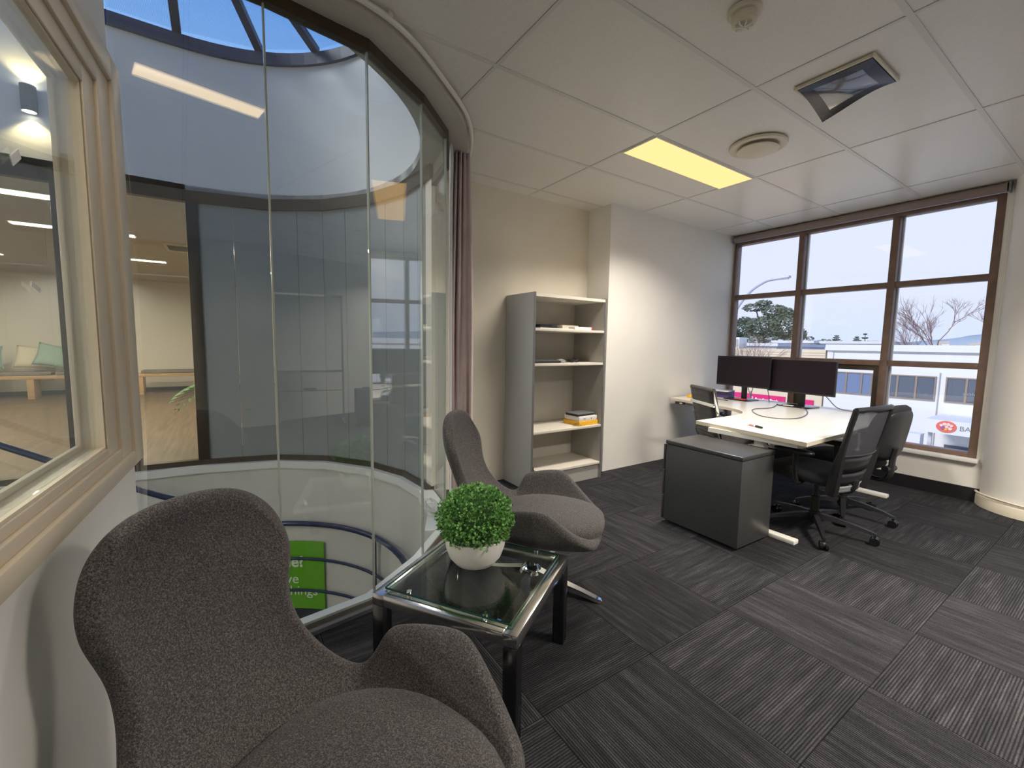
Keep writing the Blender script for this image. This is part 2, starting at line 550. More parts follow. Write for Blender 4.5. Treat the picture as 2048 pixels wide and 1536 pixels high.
M['creamfab'] = mat('cream_linen', (0.62, 0.55, 0.42), 0.9, noise=(60, 0.1))
M['greyfab'] = mat('taupe_fabric', (0.20, 0.165, 0.14), 0.9)
M['leaf'] = mat('boxwood_leaf', (0.16, 0.36, 0.09), 0.5, noise=(60, 0.95))
M['leafd'] = mat('dark_moss', (0.04, 0.10, 0.025), 0.9)
M['frond'] = mat('palm_green', (0.10, 0.28, 0.03), 0.5, noise=(12, 0.3))
M['green'] = mat('green_poster', (0.13, 0.40, 0.015), 0.5)
M['posterw'] = mat('poster_white', (0.80, 0.85, 0.75), 0.5)
M['sconce'] = mat('charcoal_metal', (0.06, 0.06, 0.065), 0.5)
M['lampface'] = emit('warm_diffuser', (1.0, 0.63, 0.26), 0.66)
M['lampface2'] = emit('warm_diffuser_bright', (1.0, 0.74, 0.40), 1.7)
M['striplamp'] = emit('strip_lamp', (1.0, 0.86, 0.56), 4.0)
M['bulb'] = emit('sconce_lens', (1.0, 0.92, 0.75), 12.0)
M['plastic'] = glass('clear_film', (0.90, 0.90, 0.89), 2.2, 0.08)
M['tape'] = mat('black_tape', (0.015, 0.016, 0.024), 0.25, spec=0.6, bump=(40, 0.4))
# ================================================================== THE SETTING
H = 2.60
M['wallr'] = mat('dimmed_wall_paint', (0.40, 0.40, 0.39), 0.6)  # darkened so this unseen wall's reflection in the glass stays dim
XW = 5.23                      # inner face of the window wall
NEAR = [(-0.28,1.93),(0.16,1.945),(0.55,2.0),(0.896,2.247),(1.16,2.52),(1.36,2.93),(1.42,3.3)]
FAR = [(1.42,3.3),(1.37,3.85),(1.19,4.33),(0.86,4.78),(0.43,5.09),(-0.225,5.255),(-0.75,5.285),(-1.14,5.30),(-2.2,5.305),(-3.6,5.31)]
HOLE = NEAR + FAR[1:] + [(-3.6,1.93)]
WA, WB = (-0.28,1.93), (-0.545,-3.37)     # left wall line (room side)

# ---- floor of carpet tiles
fl = struct('floor')
m = MB()
for p in minus_convex(clip_half([(-0.7,-3.35),(5.3,-3.35),(5.3,3.35),(-0.7,3.35)], WB, WA, False), HOLE):
    m.prism(p, -0.12, -0.006)
m.build('floor_slab', M['slab'], fl, smooth=False)
CT, CX, CY = 0.5573, 1.4074, 1.0555
full = {}
for i in range(-4, 8):
    for j in range(-8, 5):
        x0, y0 = CX+i*CT, CY+j*CT
        g = 0.0009
        sq = [(x0+g,y0+g),(x0+CT-g,y0+g),(x0+CT-g,y0+CT-g),(x0+g,y0+CT-g)]
        c = (x0+CT/2, y0+CT/2)
        q = clip_half(sq, WB, WA, False)
        if len(q) < 3: continue
        q = clip_half(q, (5.21,-9), (5.21,9), True) if x0+CT > 5.21 else q
        if len(q) < 3: continue
        if y0+CT > 3.3: q = clip_half(q, (-9,3.3), (9,3.3), False)
        if len(q) < 3 or area(q) < 1e-4: continue
        if y0 < -3.3: q = clip_half(q, (-9,-3.3), (9,-3.3), True)
        if len(q) < 3 or area(q) < 1e-4: continue
        if x0 > 3.097 and y0 > 3.0: continue
        ps = minus_convex(q, HOLE)
        if not ps or sum(area(p) for p in ps) < 4e-3: continue
        turn = 0 if (i+j) % 2 else 1          # quarter-turned rows
        isfull = abs(sum(area(p) for p in ps)-(CT-2*g)**2) < 1e-6
        if isfull and 0 in full:
            o = bpy.data.objects.new('carpet_tile', full[0]); COL.objects.link(o); o.parent = fl
        else:
            m = MB()
            for p in ps:
                loc = []
                for (px, py) in p:
                    dx, dy = px-c[0], py-c[1]
                    loc.append((dx, dy) if not turn or isfull else (dy, -dx))
                m.prism(loc, -0.006, 0.0)
            o = m.build('carpet_tile', M['carpet'], fl, smooth=False)
            if isfull: full[0] = o.data
        o.location = (c[0], c[1], 0)
        o.rotation_euler = (0, 0, PI/2 if turn else 0)

# ---- ceiling: panels in a bar grid
ce = struct('ceiling')
m = MB()
RECT = clip_half([(-0.7,-3.4),(5.35,-3.4),(5.35,3.4),(-0.7,3.4)], (WB[0]-.12,WB[1]), (WA[0]-.12,WA[1]), False)
for p in minus_convex(RECT, HOLE):
    m.prism(p, H+0.012, H+0.02)
m.build('ceiling_deck', M['edge'], ce, smooth=False)  # deck coloured dark to stand in for shadow gaps beside the bars
GX, GY, GA, GB = 2.343, 0.674, 1.2, 0.6127
for i in range(-3, 3):
    for j in range(-7, 5):
        x0, y0 = GX+i*GA, GY+j*GB
        g = 0.011
        q = [(x0+g,y0+g),(x0+GA-g,y0+g),(x0+GA-g,y0+GB-g),(x0+g,y0+GB-g)]
        q = clip_half(q, WB, WA, False)
        if len(q) < 3: continue
        for a, b, k in (((5.22,-9),(5.22,9),True),((-9,3.3),(9,3.3),False),((-9,-3.3),(9,-3.3),True)):
            q = clip_half(q, a, b, k)
            if len(q) < 3: break
        if len(q) < 3 or area(q) < 3e-3: continue
        ps = minus_convex(q, HOLE)
        if not ps or sum(area(p) for p in ps) < 5e-3: continue
        m = MB()
        for p in ps: m.prism(p, H+0.003, H+0.011)
        m.build('ceiling_tile', M['ceil'], ce, smooth=False)
def bar_pieces(q):
    q = clip_half(q, WB, WA, False)
    if len(q) < 3: return []
    for a, b, k in (((5.22,-9),(5.22,9),True),((-9,3.3),(9,3.3),False),((-9,-3.3),(9,-3.3),True)):
        q = clip_half(q, a, b, k)
        if len(q) < 3: return []
    return minus_convex(q, HOLE)
for i in range(-2, 4):
    x = GX+i*GA
    ps = bar_pieces([(x-.0085,-3.3),(x+.0085,-3.3),(x+.0085,3.3),(x-.0085,3.3)])
    if ps:
        m = MB()
        for p in ps: m.prism(p, H, H+0.011)
        m.build('ceiling_bar', M['tbar'], ce, smooth=False)
for j in range(-7, 6):
    y = GY+j*GB
    ps = bar_pieces([(-1,y-.012),(5.3,y-.012),(5.3,y+.012),(-1,y+.012)])
    if ps:
        m = MB()
        for p in ps: m.prism(p, H-0.0005, H+0.0105)
        m.build('ceiling_bar', M['tbar'], ce, smooth=False)

# ---- back wall: recess behind the bookcase, then the wall that stands proud
tag(MB().box(1.40,3.12,3.30,3.42,0,H+.012).build('wall_back', M['wall'], smooth=False), kind='structure')
tag(MB().box(3.097,5.40,3.00,3.42,0,H+.012).build('wall_corner', M['wallw'], smooth=False), kind='structure')
tag(MB().box(-0.7,5.40,-3.42,-3.30,0,H+.012).build('wall_rear', M['wallr'], smooth=False), kind='structure')

# ---- window wall
WZ0, WZ1, WY0, WY1 = 0.36, 2.525, 0.785, 2.985
ww = struct('wall_window')
MB().box(XW-.03,5.40,-2.3,3.0,0,WZ0-.03).build('sill_wall', M['wallw'], ww, smooth=False)
MB().box(XW,5.40,-2.3,3.0,WZ1+.03,H+.012).build('header_wall', M['wallw'], ww, smooth=False)
MB().box(XW,5.40,0.05,WY0-.0,WZ0-.03,WZ1+.03).build('pier', M['wallw'], ww, smooth=False)
MB().box(XW,5.40,-3.3,-2.3,0,H+.012).build('end_wall', M['wallw'], ww, smooth=False)
MB().box(XW-.075,5.36,WY0-.02,2.998,WZ0-.03,WZ0).build('window_sill', M['ledge'], ww, bevel=.004)
MB().box(XW-.075,5.36,-2.28,0.05,WZ0-.03,WZ0).build('window_sill', M['ledge'], ww, bevel=.004)
# round column beside the window
co = struct('wall_column')
m = MB(); m.lathe([(0.33,0.0),(0.33,H+.01)], 64, (5.27,0.42,0)); m.build('column_shaft', M['wallw'], co)
m = MB(); m.lathe([(0.335,0.0),(0.352,0.0),(0.352,0.075),(0.345,0.085),(0.335,0.088)], 64, (5.27,0.42,0)); m.build('column_base', M['cream'], co)
m = MB(); m.tube([(5.27+.352*math.cos(a), .42+.352*math.sin(a), .105+.006*math.sin(3*a)) for a in [PI*.55+k*PI*.9/24 for k in range(25)]], .009, 6); m.build('column_pipe', M['cream'], co)
bb = tag(MB().box(XW-.045,XW-.03,0.72,3.0,0,.115).build('baseboard_window', M['skirt'], smooth=False), kind='structure')
tag(MB().box(XW-.045,XW-.03,-3.3,0.14,0,.115).build('baseboard_side', M['skirt'], smooth=False), kind='structure')

def window_unit(name, ys, zs, y0, y1, z0, z1, sash=None):
    """bronze-framed window in the x = XW plane; ys/zs = inner bars"""
    w = struct(name)
    d0, d1 = XW-.005, XW+.095
    b = .028
    m = MB()
    m.box(d0,d1,y0-.0,y0+.052,z0,z1); m.box(d0,d1,y1-.03,y1,z0,z1)
    m.box(d0,d1,y0+.052,y1-.03,z0,z0+.04); m.box(d0,d1,y0+.052,y1-.03,z1-.035,z1)
    m.build('window_frame', M['bronze'], w, bevel=.003)
    for y in ys:
        MB().box(d0-.01,d1,y-b,y+b,z0+.04,z1-.035).build('mullion', M['bronze'], w, bevel=.004)
        MB().box(d1-.03,d1-.004,y-b-.012,y-b,z0+.04,z1-.035).build('glazing_bead', M['white'], w)
    yy = [y0+.052]+[v for y in sorted(ys) for v in (y-b, y+b)]+[y1-.03]
    for z in zs:
        for k in range(0, len(yy), 2):
            MB().box(d0,d1,yy[k],yy[k+1],z-.026,z+.026).build('transom', M['bronze'], w, bevel=.003)
    zz = [z0+.04]+[v for z in sorted(zs) for v in (z-.026, z+.026)]+[z1-.035]
    for k in range(0, len(yy), 2):
        for l in range(0, len(zz), 2):
            MB().box(XW+.055,XW+.061,yy[k]+.001,yy[k+1]-.001,zz[l]+.001,zz[l+1]-.001).build('pane', M['glasswin'], w, smooth=False)
            if sash and (k//2, l//2) == sash:
                m = MB(); a, e, c, g2 = yy[k], yy[k+1], zz[l], zz[l+1]; t = .05
                m.box(d0+.02,XW+.053,a,a+t,c,g2); m.box(d0+.02,XW+.053,e-t,e,c,g2)
                m.box(d0+.02,XW+.053,a+t,e-t,c,c+t); m.box(d0+.02,XW+.053,a+t,e-t,g2-t,g2)
                m.build('casement_sash', M['brown'], w, bevel=.003)
    return w
window_unit('window_1', [1.458,2.245], [1.135,1.870], WY0, WY1, WZ0, WZ1, sash=(1,0))
window_unit('window_added', [-1.45,-.65], [1.135,1.870], -2.25, 0.04, WZ0, WZ1)  # guessed window past the column, added for its daylight

# ---- left wall with the inner window (local X runs back along the wall, +Y faces the room)
aw = math.atan2(WB[1]-WA[1], WB[0]-WA[0])
wl = struct('wall_left', (WA[0],WA[1],0), aw)
L0, L1, Z0, Z1 = 0.30, 2.5, 0.945, 1.93
m = MB()
m.box(0,L0,-.06,0,0,H+.012); m.box(L1,5.32,-.06,0,0,H+.012)
m.box(L0,L1,-.06,0,0,Z0); m.box(L0,L1,-.06,0,Z1,H+.012)
m.build('wall_panel', M['wallw'], wl, smooth=False)
w3 = struct('window_3', (WA[0],WA[1],0), aw)
def rect_ring(so, si, zo0, zi0, zo1, zi1, ya, yb, eo, ei, bev=.003, name='architrave'):
    m = MB()
    m.box(so,si,ya,yb,zo0,zo1); m.box(ei,eo,ya,yb,zo0,zo1)
    m.box(si,ei,ya,yb,zo0,zi0); m.box(si,ei,ya,yb,zi1,zo1)
    m.build(name, M['trim'], w3, bevel=bev)
rect_ring(-.004,.095, .845,.892, 2.115,2.035, .0005,.026, 2.70,2.61, .006)
rect_ring(.095,.205, .892,.922, 2.035,1.980, .0005,.015, 2.61,2.55, .003, 'inner_trim')
rect_ring(.205,.30, .922,.945, 1.980,1.930, .0005,.006, 2.55,2.50, .002, 'stop_bead')
m = MB()
m.box(.300,.306,-.059,.0,Z0,Z1); m.box(L0,L1,-.059,0,Z0,Z0+.006); m.box(L0,L1,-.059,0,Z1-.006,Z1); m.box(L1-.006,L1,-.059,0,Z0,Z1)
m.build('reveal_lining', M['trim'], w3, smooth=False)
m = MB(); m.box(.306,.326,-.056,-.044,Z0+.006,Z1-.006); m.box(.326,L1-.03,-.056,-.044,Z0+.006,Z0+.022); m.box(.326,L1-.03,-.056,-.044,Z1-.022,Z1-.006)
m.build('glazing_bead', M['trim'], w3, bevel=.003)
MB().box(.307,L1-.007,-.014,-.008,Z0+.007,Z1-.007).build('pane', M['glass'], w3, smooth=False)
# scraps of tape left on the pane
MB().obox((.69,-.0070,1.60),(.045,.001,.018),0,math.radians(35)).build('tape_scrap', M['paper'], w3, smooth=False)
MB().obox((.65,-.0070,1.36),(.04,.001,.010),0,math.radians(-15)).build('tape_scrap', M['paper'], w3, smooth=False)

# ---- near curved glass wall
gw = struct('window_4')
for k in range(len(NEAR)-1):
    a, b = Vector((*NEAR[k],0)), Vector((*NEAR[k+1],0))
    d = (b-a).normalized(); n_ = Vector((d.y,-d.x,0))
    L = (b-a).length
    rz = math.atan2(d.y, d.x)
    MB().obox((L/2,0,1.259),(L-.008,.010,2.48)).build('pane', M['glassg'], gw, loc=a, rz=rz, smooth=False)
    # head channel and kerb channel per facet
    hh = [NEAR[k], NEAR[k+1]]
for k in range(1, len(NEAR)-1):
    MB().box(-.003,.003,-.0065,.0065,.03,2.5).build('glass_joint', M['joint'], gw, loc=(*NEAR[k],0), rz=math.atan2(NEAR[k+1][1]-NEAR[k-1][1], NEAR[k+1][0]-NEAR[k-1][0]), smooth=False)
def ribbon(poly, d0, d1, z0, z1, name, mt, parent, **kw):
    """solid strip between two offsets of a polyline"""
    a, b = offset_line(poly, d0), offset_line(poly, d1)
    m = MB()
    for k in range(len(poly)-1):
        m.prism([a[k],a[k+1],b[k+1],b[k]], z0, z1)
    return m.build(name, mt, parent, smooth=False, **kw)
ribbon(NEAR, -.020, .020, 2.497, 2.55, 'head_channel', M['brown'], gw)
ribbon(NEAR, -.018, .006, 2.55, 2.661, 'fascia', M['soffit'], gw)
ribbon(NEAR, -.030, .012, 0.0, .016, 'kerb_channel', M['brown'], gw)
ribbon(NEAR, -.055, -.030, 0.0, .018, 'kerb_trim', M['edge'], gw)
ribbon(NEAR[:5], .012, .060, -.06, .028, 'inner_ledge', M['ledge'], gw)
ribbon(NEAR[4:], .012, .13, -.06, .028, 'inner_ledge', M['ledge'], gw)
MB().obox((.495,1.955,.0145),(.085,.012,.003),math.radians(10)).build('chipped_edge', M['orange'], gw, smooth=False)
# pelmet board under the ceiling, smooth outer edge
o_in = offset_line(NEAR, -.020)
o_out = smooth_line(offset_line(NEAR, -.125), 8)
m = MB()
ins = []
for k in range(len(NEAR)-1):
    for t in range(8):
        ins.append((o_in[k][0]+(o_in[k+1][0]-o_in[k][0])*t/8, o_in[k][1]+(o_in[k+1][1]-o_in[k][1])*t/8))
ins.append(o_in[-1])
for k in range(len(ins)-1):
    m.prism([ins[k],ins[k+1],o_out[k+1],o_out[k]], 2.545, 2.5985)
m.build('pelmet_board', M['casein'], gw, smooth=False)

# ---- far side of the well: clear panes, then grey film panels
fw_ = struct('window_5')
ribbon(FAR, -.035, .035, 2.555, 2.662, 'head_channel', M['brown'], fw_)
ribbon(FAR, -.035, .035, 0.0, .055, 'sill_channel', M['brown'], fw_)
for k in range(len(FAR)-1):
    a, b = Vector((*FAR[k],0)), Vector((*FAR[k+1],0))
    d = (b-a).normalized(); L = (b-a).length; rz = math.atan2(d.y, d.x)
    if k < 5:
        nsub = 2 if L > .3 else 1
        for s_ in range(nsub):
            MB().box(L*s_/nsub+.003, L*(s_+1)/nsub-.003, -.006,.006,.055,2.555).build('film_panel', M['filmpanel'], fw_, loc=a, rz=rz, smooth=False)
    else:
        MB().box(.03, L-.03, -.005,.005,.055,2.555).build('pane', M['glass'], fw_, loc=a, rz=rz, smooth=False)
    if k >= 5:
        MB().box(-.045,.045,-.035,.045,.055,2.555).build('post', M['brown'], fw_, loc=a, rz=rz, bevel=.003)

# ---- the well: ledge, walls, landing
wv = struct('wall_well')
ribbon(FAR, .035, .085, -.07, 0.004, 'well_ledge', M['ledge'], wv)
lp = offset_line(FAR, .05)
m = MB()
for k in range(len(lp)-1):
    q = offset_line([lp[k], lp[k+1]], -.06)
    m.prism([lp[k],lp[k+1],FAR[k+1],FAR[k]], -1.75, -.07)
m.build('well_lining', M['wellwall'], wv, smooth=False)
np_ = offset_line(NEAR, .05)
m = MB()
for k in range(len(NEAR)-1):
    m.prism([NEAR[k],NEAR[k+1],np_[k+1],np_[k]], -1.75, -.06)
m.build('well_lining', M['wellwall'], wv, smooth=False)
MB().box(-3.8,-3.68,-1.7,5.4,-1.75,H+.02).build('void_wall', M['drum'], wv, smooth=False)
MB().box(-3.7,-0.62,-1.7,-1.58,-1.75,H+.02).build('void_wall', M['drum'], wv, smooth=False)
MB().box(-.46,-.40,-1.58,1.9,-1.75,-.02).build('void_wall', M['drum'], wv, smooth=False)
fl2 = tag(MB().box(-3.8,1.6,-1.7,5.45,-1.75,-1.62).build('floor_landing', M['landing'], smooth=False), kind='structure')

# ---- drum above the well and its skylight
DC, DR = (-0.27,3.66), 1.605
STAD = [(DC[0]+DR*math.cos(a), DC[1]+DR*math.sin(a)) for a in [-PI/2+PI*k/36 for k in range(37)]] + \
       [(-2.2+DR*math.cos(a), DC[1]+DR*math.sin(a)) for a in [PI/2+PI*k/24 for k in range(25)]]
dr = struct('wall_drum')
m = MB()
so = offset_line(STAD, -.14, True)
n = len(STAD)
m.grid([[(p[0],p[1],z_) for p in STAD] for z_ in (2.66,3.98)], closed=True)
m.grid([[(p[0],p[1],z_) for p in so] for z_ in (2.66,3.98)], closed=True)
m.build('drum_lining', M['drum'], dr, ang=60)
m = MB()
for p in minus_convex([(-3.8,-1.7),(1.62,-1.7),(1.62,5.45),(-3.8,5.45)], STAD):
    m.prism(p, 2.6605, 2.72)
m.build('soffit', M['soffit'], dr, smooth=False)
sk = struct('window_6')
si = offset_line(STAD, .035, True)
m = MB()
for k in range(n):
    l = (k+1) % n
    m.prism([si[k],si[l],so[l],so[k]], 3.94, 4.05)
m.build('ring_beam', M['navyframe'], sk, smooth=False)
APZ = 4.43
AP = Vector((DC[0], DC[1], APZ)); AP2 = Vector((-2.2, DC[1], APZ))
spine = []
for k in range(9):
    an = math.radians(-94+20*k+(0 if k else 4))
    spine.append((Vector((DC[0]+DR*math.cos(an), DC[1]+DR*math.sin(an), 4.045)), AP, an))
spine[0] = (Vector((DC[0], DC[1]-DR, 4.045)), AP, -PI/2)
spine.append((Vector((DC[0], DC[1]+DR, 4.045)), AP, PI/2))
spine = [s for s in spine if s[2] <= PI/2+1e-4]
left = []
for k in range(1, 4):
    x = DC[0]-.64*k
    left.append((Vector((x, DC[1]+DR, 4.045)), Vector((x, DC[1], APZ)), PI/2))
for k in range(1, 9):
    an = PI/2+PI*k/8
    left.append((Vector((-2.2+DR*math.cos(an), DC[1]+DR*math.sin(an), 4.045)), AP2, an))
for k in range(3, 0, -1):
    x = DC[0]-.64*k
    left.append((Vector((x, DC[1]-DR, 4.045)), Vector((x, DC[1], APZ)), -PI/2))
ribs = spine+left
for k, (p, q, an) in enumerate(ribs):
    d = (q-p)
    m = MB()
    s_ = Vector((-d.y, d.x, 0)).normalized()*.034
    up_ = Vector((0,0,.06))
    m.add([p-s_,p+s_,q+s_,q-s_,p-s_+up_,p+s_+up_,q+s_+up_,q-s_+up_], [(3,2,1,0),(4,5,6,7),(0,1,5,4),(1,2,6,5),(2,3,7,6),(3,0,4,7)])
    m.build('glazing_bar', M['navyframe'], sk, smooth=False)
    p2, q2, an2 = ribs[(k+1) % len(ribs)]
    am = math.atan2((p2+p).y/2-(q.y+q2.y)/2, (p2+p).x/2-(q.x+q2.x)/2)
    mid = (p+p2)/2
    inv = Matrix.Rotation(-(am-PI/2), 4, 'Z') @ Matrix.Translation(-mid)
    up2 = Vector((0,0,.045))
    pts = [inv @ (v+up2) for v in ((p, p2, q2, q) if (q-q2).length > 1e-4 else (p, p2, q))]
    o = MB().add(pts, [tuple(range(len(pts)))]).build('skylight_pane', M['skysheet'], sk, loc=mid, rz=am-PI/2, smooth=False)
MB().box(-2.25,-.22,DC[1]-.05,DC[1]+.05,APZ,APZ+.07).build('ridge_cap', M['navyframe'], sk, smooth=False)

# ---- room beyond the well
tag(MB().box(-7,3.2,5.30,13.4,-.1,0.0).build('floor_timber', M['timber'], smooth=False), kind='structure')
tag(MB().box(-7,3.2,5.34,13.4,2.60,2.62).build('ceiling_far', M['farceil'], smooth=False), kind='structure')
tag(MB().box(-7,3.2,13.3,13.42,0,2.62).build('wall_far', M['farwall'], smooth=False), kind='structure')
tag(MB().box(3.1,3.2,5.30,13.4,0,2.62).build('wall_far_side', M['farwall'], smooth=False), kind='structure')
tag(MB().box(-7.1,-7,5.30,13.4,0,2.62).build('wall_far_end', M['farwall'], smooth=False), kind='structure')
tag(MB().box(-7,-3.6,5.30,5.4,0,2.62).build('wall_far_front', M['farwall'], smooth=False), kind='structure')
tag(MB().box(-7,3.1,13.285,13.3,0,.09).build('baseboard_far', M['skirt'], smooth=False), kind='structure')
# ================================================================== THINGS
# ---- ceiling light panels
def light_panel(x0, x1, y0, y1, label, power, spread=132, rz=0, face='lampface'):
    t = thing('ceiling_light', label, 'ceiling light', ((x0+x1)/2, (y0+y1)/2, H), rz, 'recessed light panels in the ceiling grid')
    a, b = (x1-x0)/2, (y1-y0)/2
    m = MB()
    m.box(-a,-a+.012,-b,b,-.006,-.0008); m.box(a-.012,a,-b,b,-.006,-.0008); m.box(-a+.012,a-.012,-b,-b+.012,-.006,-.0008); m.box(-a+.012,a-.012,b-.012,b,-.006,-.0008)
    m.build('frame', M['whitemetal'], t, smooth=False)
    MB().box(-a+.012,a-.012,-b+.012,b-.012,-.004,-.0008).build('diffuser', M[face], t, smooth=False)
    al = bpy.data.lights.new('panel_glow', 'AREA')
    al.shape = 'RECTANGLE'; al.size = 2*a-.04; al.size_y = 2*b-.04
    al.energy = power; al.color = (1.0, 0.92, 0.80); al.spread = math.radians(spread)
    lo = bpy.data.objects.new('panel_glow', al); COL.objects.link(lo); lo.parent = t; lo.location = (0,0,-.008)
    return t
light_panel(2.343,3.543,1.90,2.20,'glowing yellow light panel in the ceiling beside the round diffuser', 19)
light_panel(-.28,.32,.785,.945,'narrow warm light panel in the ceiling above an armchair by the inner window', 1.5, 132, math.radians(-9), 'lampface2')
light_panel(2.343,3.543,-.85,-.55,'unseen fill panel added in the ceiling near the mobile whiteboard', 58, 140)  # guessed panel behind the camera, added as fill light
light_panel(3.543,4.743,-2.69,-2.39,'unseen fill panel added in the ceiling by the rear wall', 22, 132)  # another guessed panel, there only to fill the room with light

# ---- armchairs: felt shell, cushion, chrome star base
def make_armchair(label, loc, rz, legrot):
    t = thing('armchair', label, 'armchair', loc, rz, 'grey felt lounge chairs around the glass side table')
    R = [
     [(-.395,0,.908),(-.393,.06,.905),(-.387,.11,.892),(-.378,.148,.866),(-.364,.168,.828)],
     [(-.412,0,.850),(-.407,.07,.850),(-.392,.13,.837),(-.370,.174,.808),(-.340,.202,.775)],
     [(-.405,0,.762),(-.400,.075,.762),(-.382,.14,.752),(-.353,.186,.730),(-.316,.214,.702)],
     [(-.378,0,.665),(-.373,.065,.665),(-.357,.115,.656),(-.334,.154,.642),(-.306,.180,.622)],
     [(-.334,0,.562),(-.330,.065,.562),(-.316,.115,.557),(-.297,.153,.547),(-.272,.182,.532)],
     [(-.280,0,.470),(-.275,.08,.465),(-.260,.145,.460),(-.236,.190,.452),(-.210,.220,.442)],
     [(-.212,0,.39),(-.203,.09,.388),(-.184,.165,.388),(-.158,.220,.390),(-.136,.255,.396)],
     [(-.150,0,.345),(-.140,.10,.345),(-.124,.19,.352),(-.110,.252,.378),(-.102,.285,.412)],
     [(-.118,0,.333),(-.108,.105,.333),(-.092,.200,.343),(-.083,.268,.392),(-.080,.303,.488)],
     [(-.090,0,.326),(-.080,.107,.326),(-.066,.205,.338),(-.058,.275,.392),(-.056,.313,.512)],
     [(.020,0,.312),(.025,.112,.312),(.032,.218,.328),(.038,.292,.392),(.040,.330,.530)],
     [(.105,0,.308),(.105,.12,.308),(.114,.225,.325),(.122,.297,.392),(.126,.338,.538)],
     [(.145,0,.309),(.145,.12,.309),(.154,.223,.326),(.163,.295,.388),(.168,.334,.522)],
     [(.230,0,.313),(.230,.12,.313),(.236,.213,.329),(.242,.278,.372),(.246,.305,.448)],
     [(.318,0,.322),(.318,.11,.322),(.318,.195,.332),(.316,.244,.358),(.310,.268,.392)],
     [(.392,0,.338),(.389,.09,.338),(.378,.165,.342),(.364,.212,.352),(.346,.240,.370)],
    ]
    rows = [[(x,-y,z) for (x,y,z) in reversed(r[1:])]+r for r in R]
    o = MB().grid(rows).build('shell', M['felt'], t, ang=180)
    sd = o.modifiers.new('thick', 'SOLIDIFY'); sd.thickness = .052; sd.offset = 0.0
    ss = o.modifiers.new('round', 'SUBSURF'); ss.levels = 2; ss.render_levels = 3
    # seat cushion
    rows = []
    NP = 40
    def outline(a):
        c, s_ = math.cos(a), math.sin(a)
        e = 2.7
        rr = 1/((abs(c)**e+abs(s_)**e)**(1/e))
        x, y = rr*c, rr*s_
        wid = .262 - .035*max(0, x) - .05*max(0, -x)**2
        return (.115+.285*x, wid*y)
    for q, z in ((.0,.335),(.55,.335),(.93,.338),(.985,.352),(1.0,.372),(.985,.392),(.93,.408),(.80,.417),(.55,.424),(.28,.426),(.0,.427)):
        rows.append([(.125+(outline(2*PI*k/NP)[0]-.125)*q, outline(2*PI*k/NP)[1]*q, z-.018*max(0,-(outline(2*PI*k/NP)[0]-.125)*q)*0) for k in range(NP)])
    MB().grid(rows, closed=True).build('seat_cushion', M['felt'], t, ang=180, weld=True)
    MB().lathe([(.0,.065),(.055,.065),(.06,.075),(.05,.10),(.03,.115),(.027,.26),(.09,.275),(.09,.285),(.0,.285)], 24, (.03,0,0)).build('pedestal_post', M['chrome'], t)
    for k in range(4):
        a = legrot+k*PI/2
        d = Vector((math.cos(a), math.sin(a), 0)); s_ = Vector((-d.y, d.x, 0))
        rws = []
        for rr, hw, zt, zb in ((.03,.030,.098,.062),(.15,.026,.068,.045),(.28,.020,.042,.022),(.345,.018,.026,.008),(.372,.012,.020,.002),(.380,.004,.012,.002)):
            c = Vector((.03,0,0))+d*rr
            rws.append([c-s_*hw+Vector((0,0,zb)), c+s_*hw+Vector((0,0,zb)), c+s_*hw*.8+Vector((0,0,zt)), c-s_*hw*.8+Vector((0,0,zt))])
        m = MB(); m.grid(rws, closed=True); m.add([rws[0][k2] for k2 in range(4)], [(0,1,2,3)]); m.add([rws[-1][k2] for k2 in range(4)], [(0,1,2,3)])
        m.build('leg', M['chrome'], t, weld=True, ang=50)
    return t
make_armchair('grey felt armchair with its back close to the cream-framed inner window', (.118,.862,0), math.radians(-58), math.radians(38))
make_armchair('grey felt armchair standing in front of the curtain and bookcase', (1.272,1.757,0), math.radians(-47), math.radians(-12))

# ---- glass side table
TB = thing('side_table', 'square glass topped side table with chrome frame between the armchairs', 'table', (.786,1.395,0), math.radians(33))
a = .28; w = .048
for sx in (-1,1):
    for sy in (-1,1):
        MB().box(min(sx*a,sx*(a-w)),max(sx*a,sx*(a-w)),min(sy*a,sy*(a-w)),max(sy*a,sy*(a-w)),0,.330).build('leg', M['dimchrome'], TB, bevel=.003)
for s_ in (-1,1):
    y0, y1 = sorted((s_*a, s_*(a-w)))
    MB().box(-a,a,y0,y1,.330,.372).build('top_rail', M['chromew'], TB, bevel=.003)
    MB().box(y0,y1,-a+w,a-w,.330,.372).build('top_rail', M['chromew'], TB, bevel=.003)
tg = MB().box(-a+.032,a-.032,-a+.032,a-.032,.377,.385).build('glass_top', M['tableglass'], TB, smooth=False)
m = MB()
q = a-.032
for s_ in (-1,1):
    m.add([(-q,s_*(q+.0004),.3772),(q,s_*(q+.0004),.3772),(q,s_*(q+.0004),.3848),(-q,s_*(q+.0004),.3848)], [(0,1,2,3)])
    m.add([(s_*(q+.0004),-q,.3772),(s_*(q+.0004),q,.3772),(s_*(q+.0004),q,.3848),(s_*(q+.0004),-q,.3848)], [(0,1,2,3)])
m.build('glass_edge', M['glassedge'], TB, smooth=False)
for s_ in (-1,1):
    for e in (-1,1):
        m = MB(); m.cyl((s_*(a-.042),e*.15,.372),(s_*(a-.042),e*.15,.389),.009,seg=14); m.build('glass_clip', M['chrome'], TB)
        
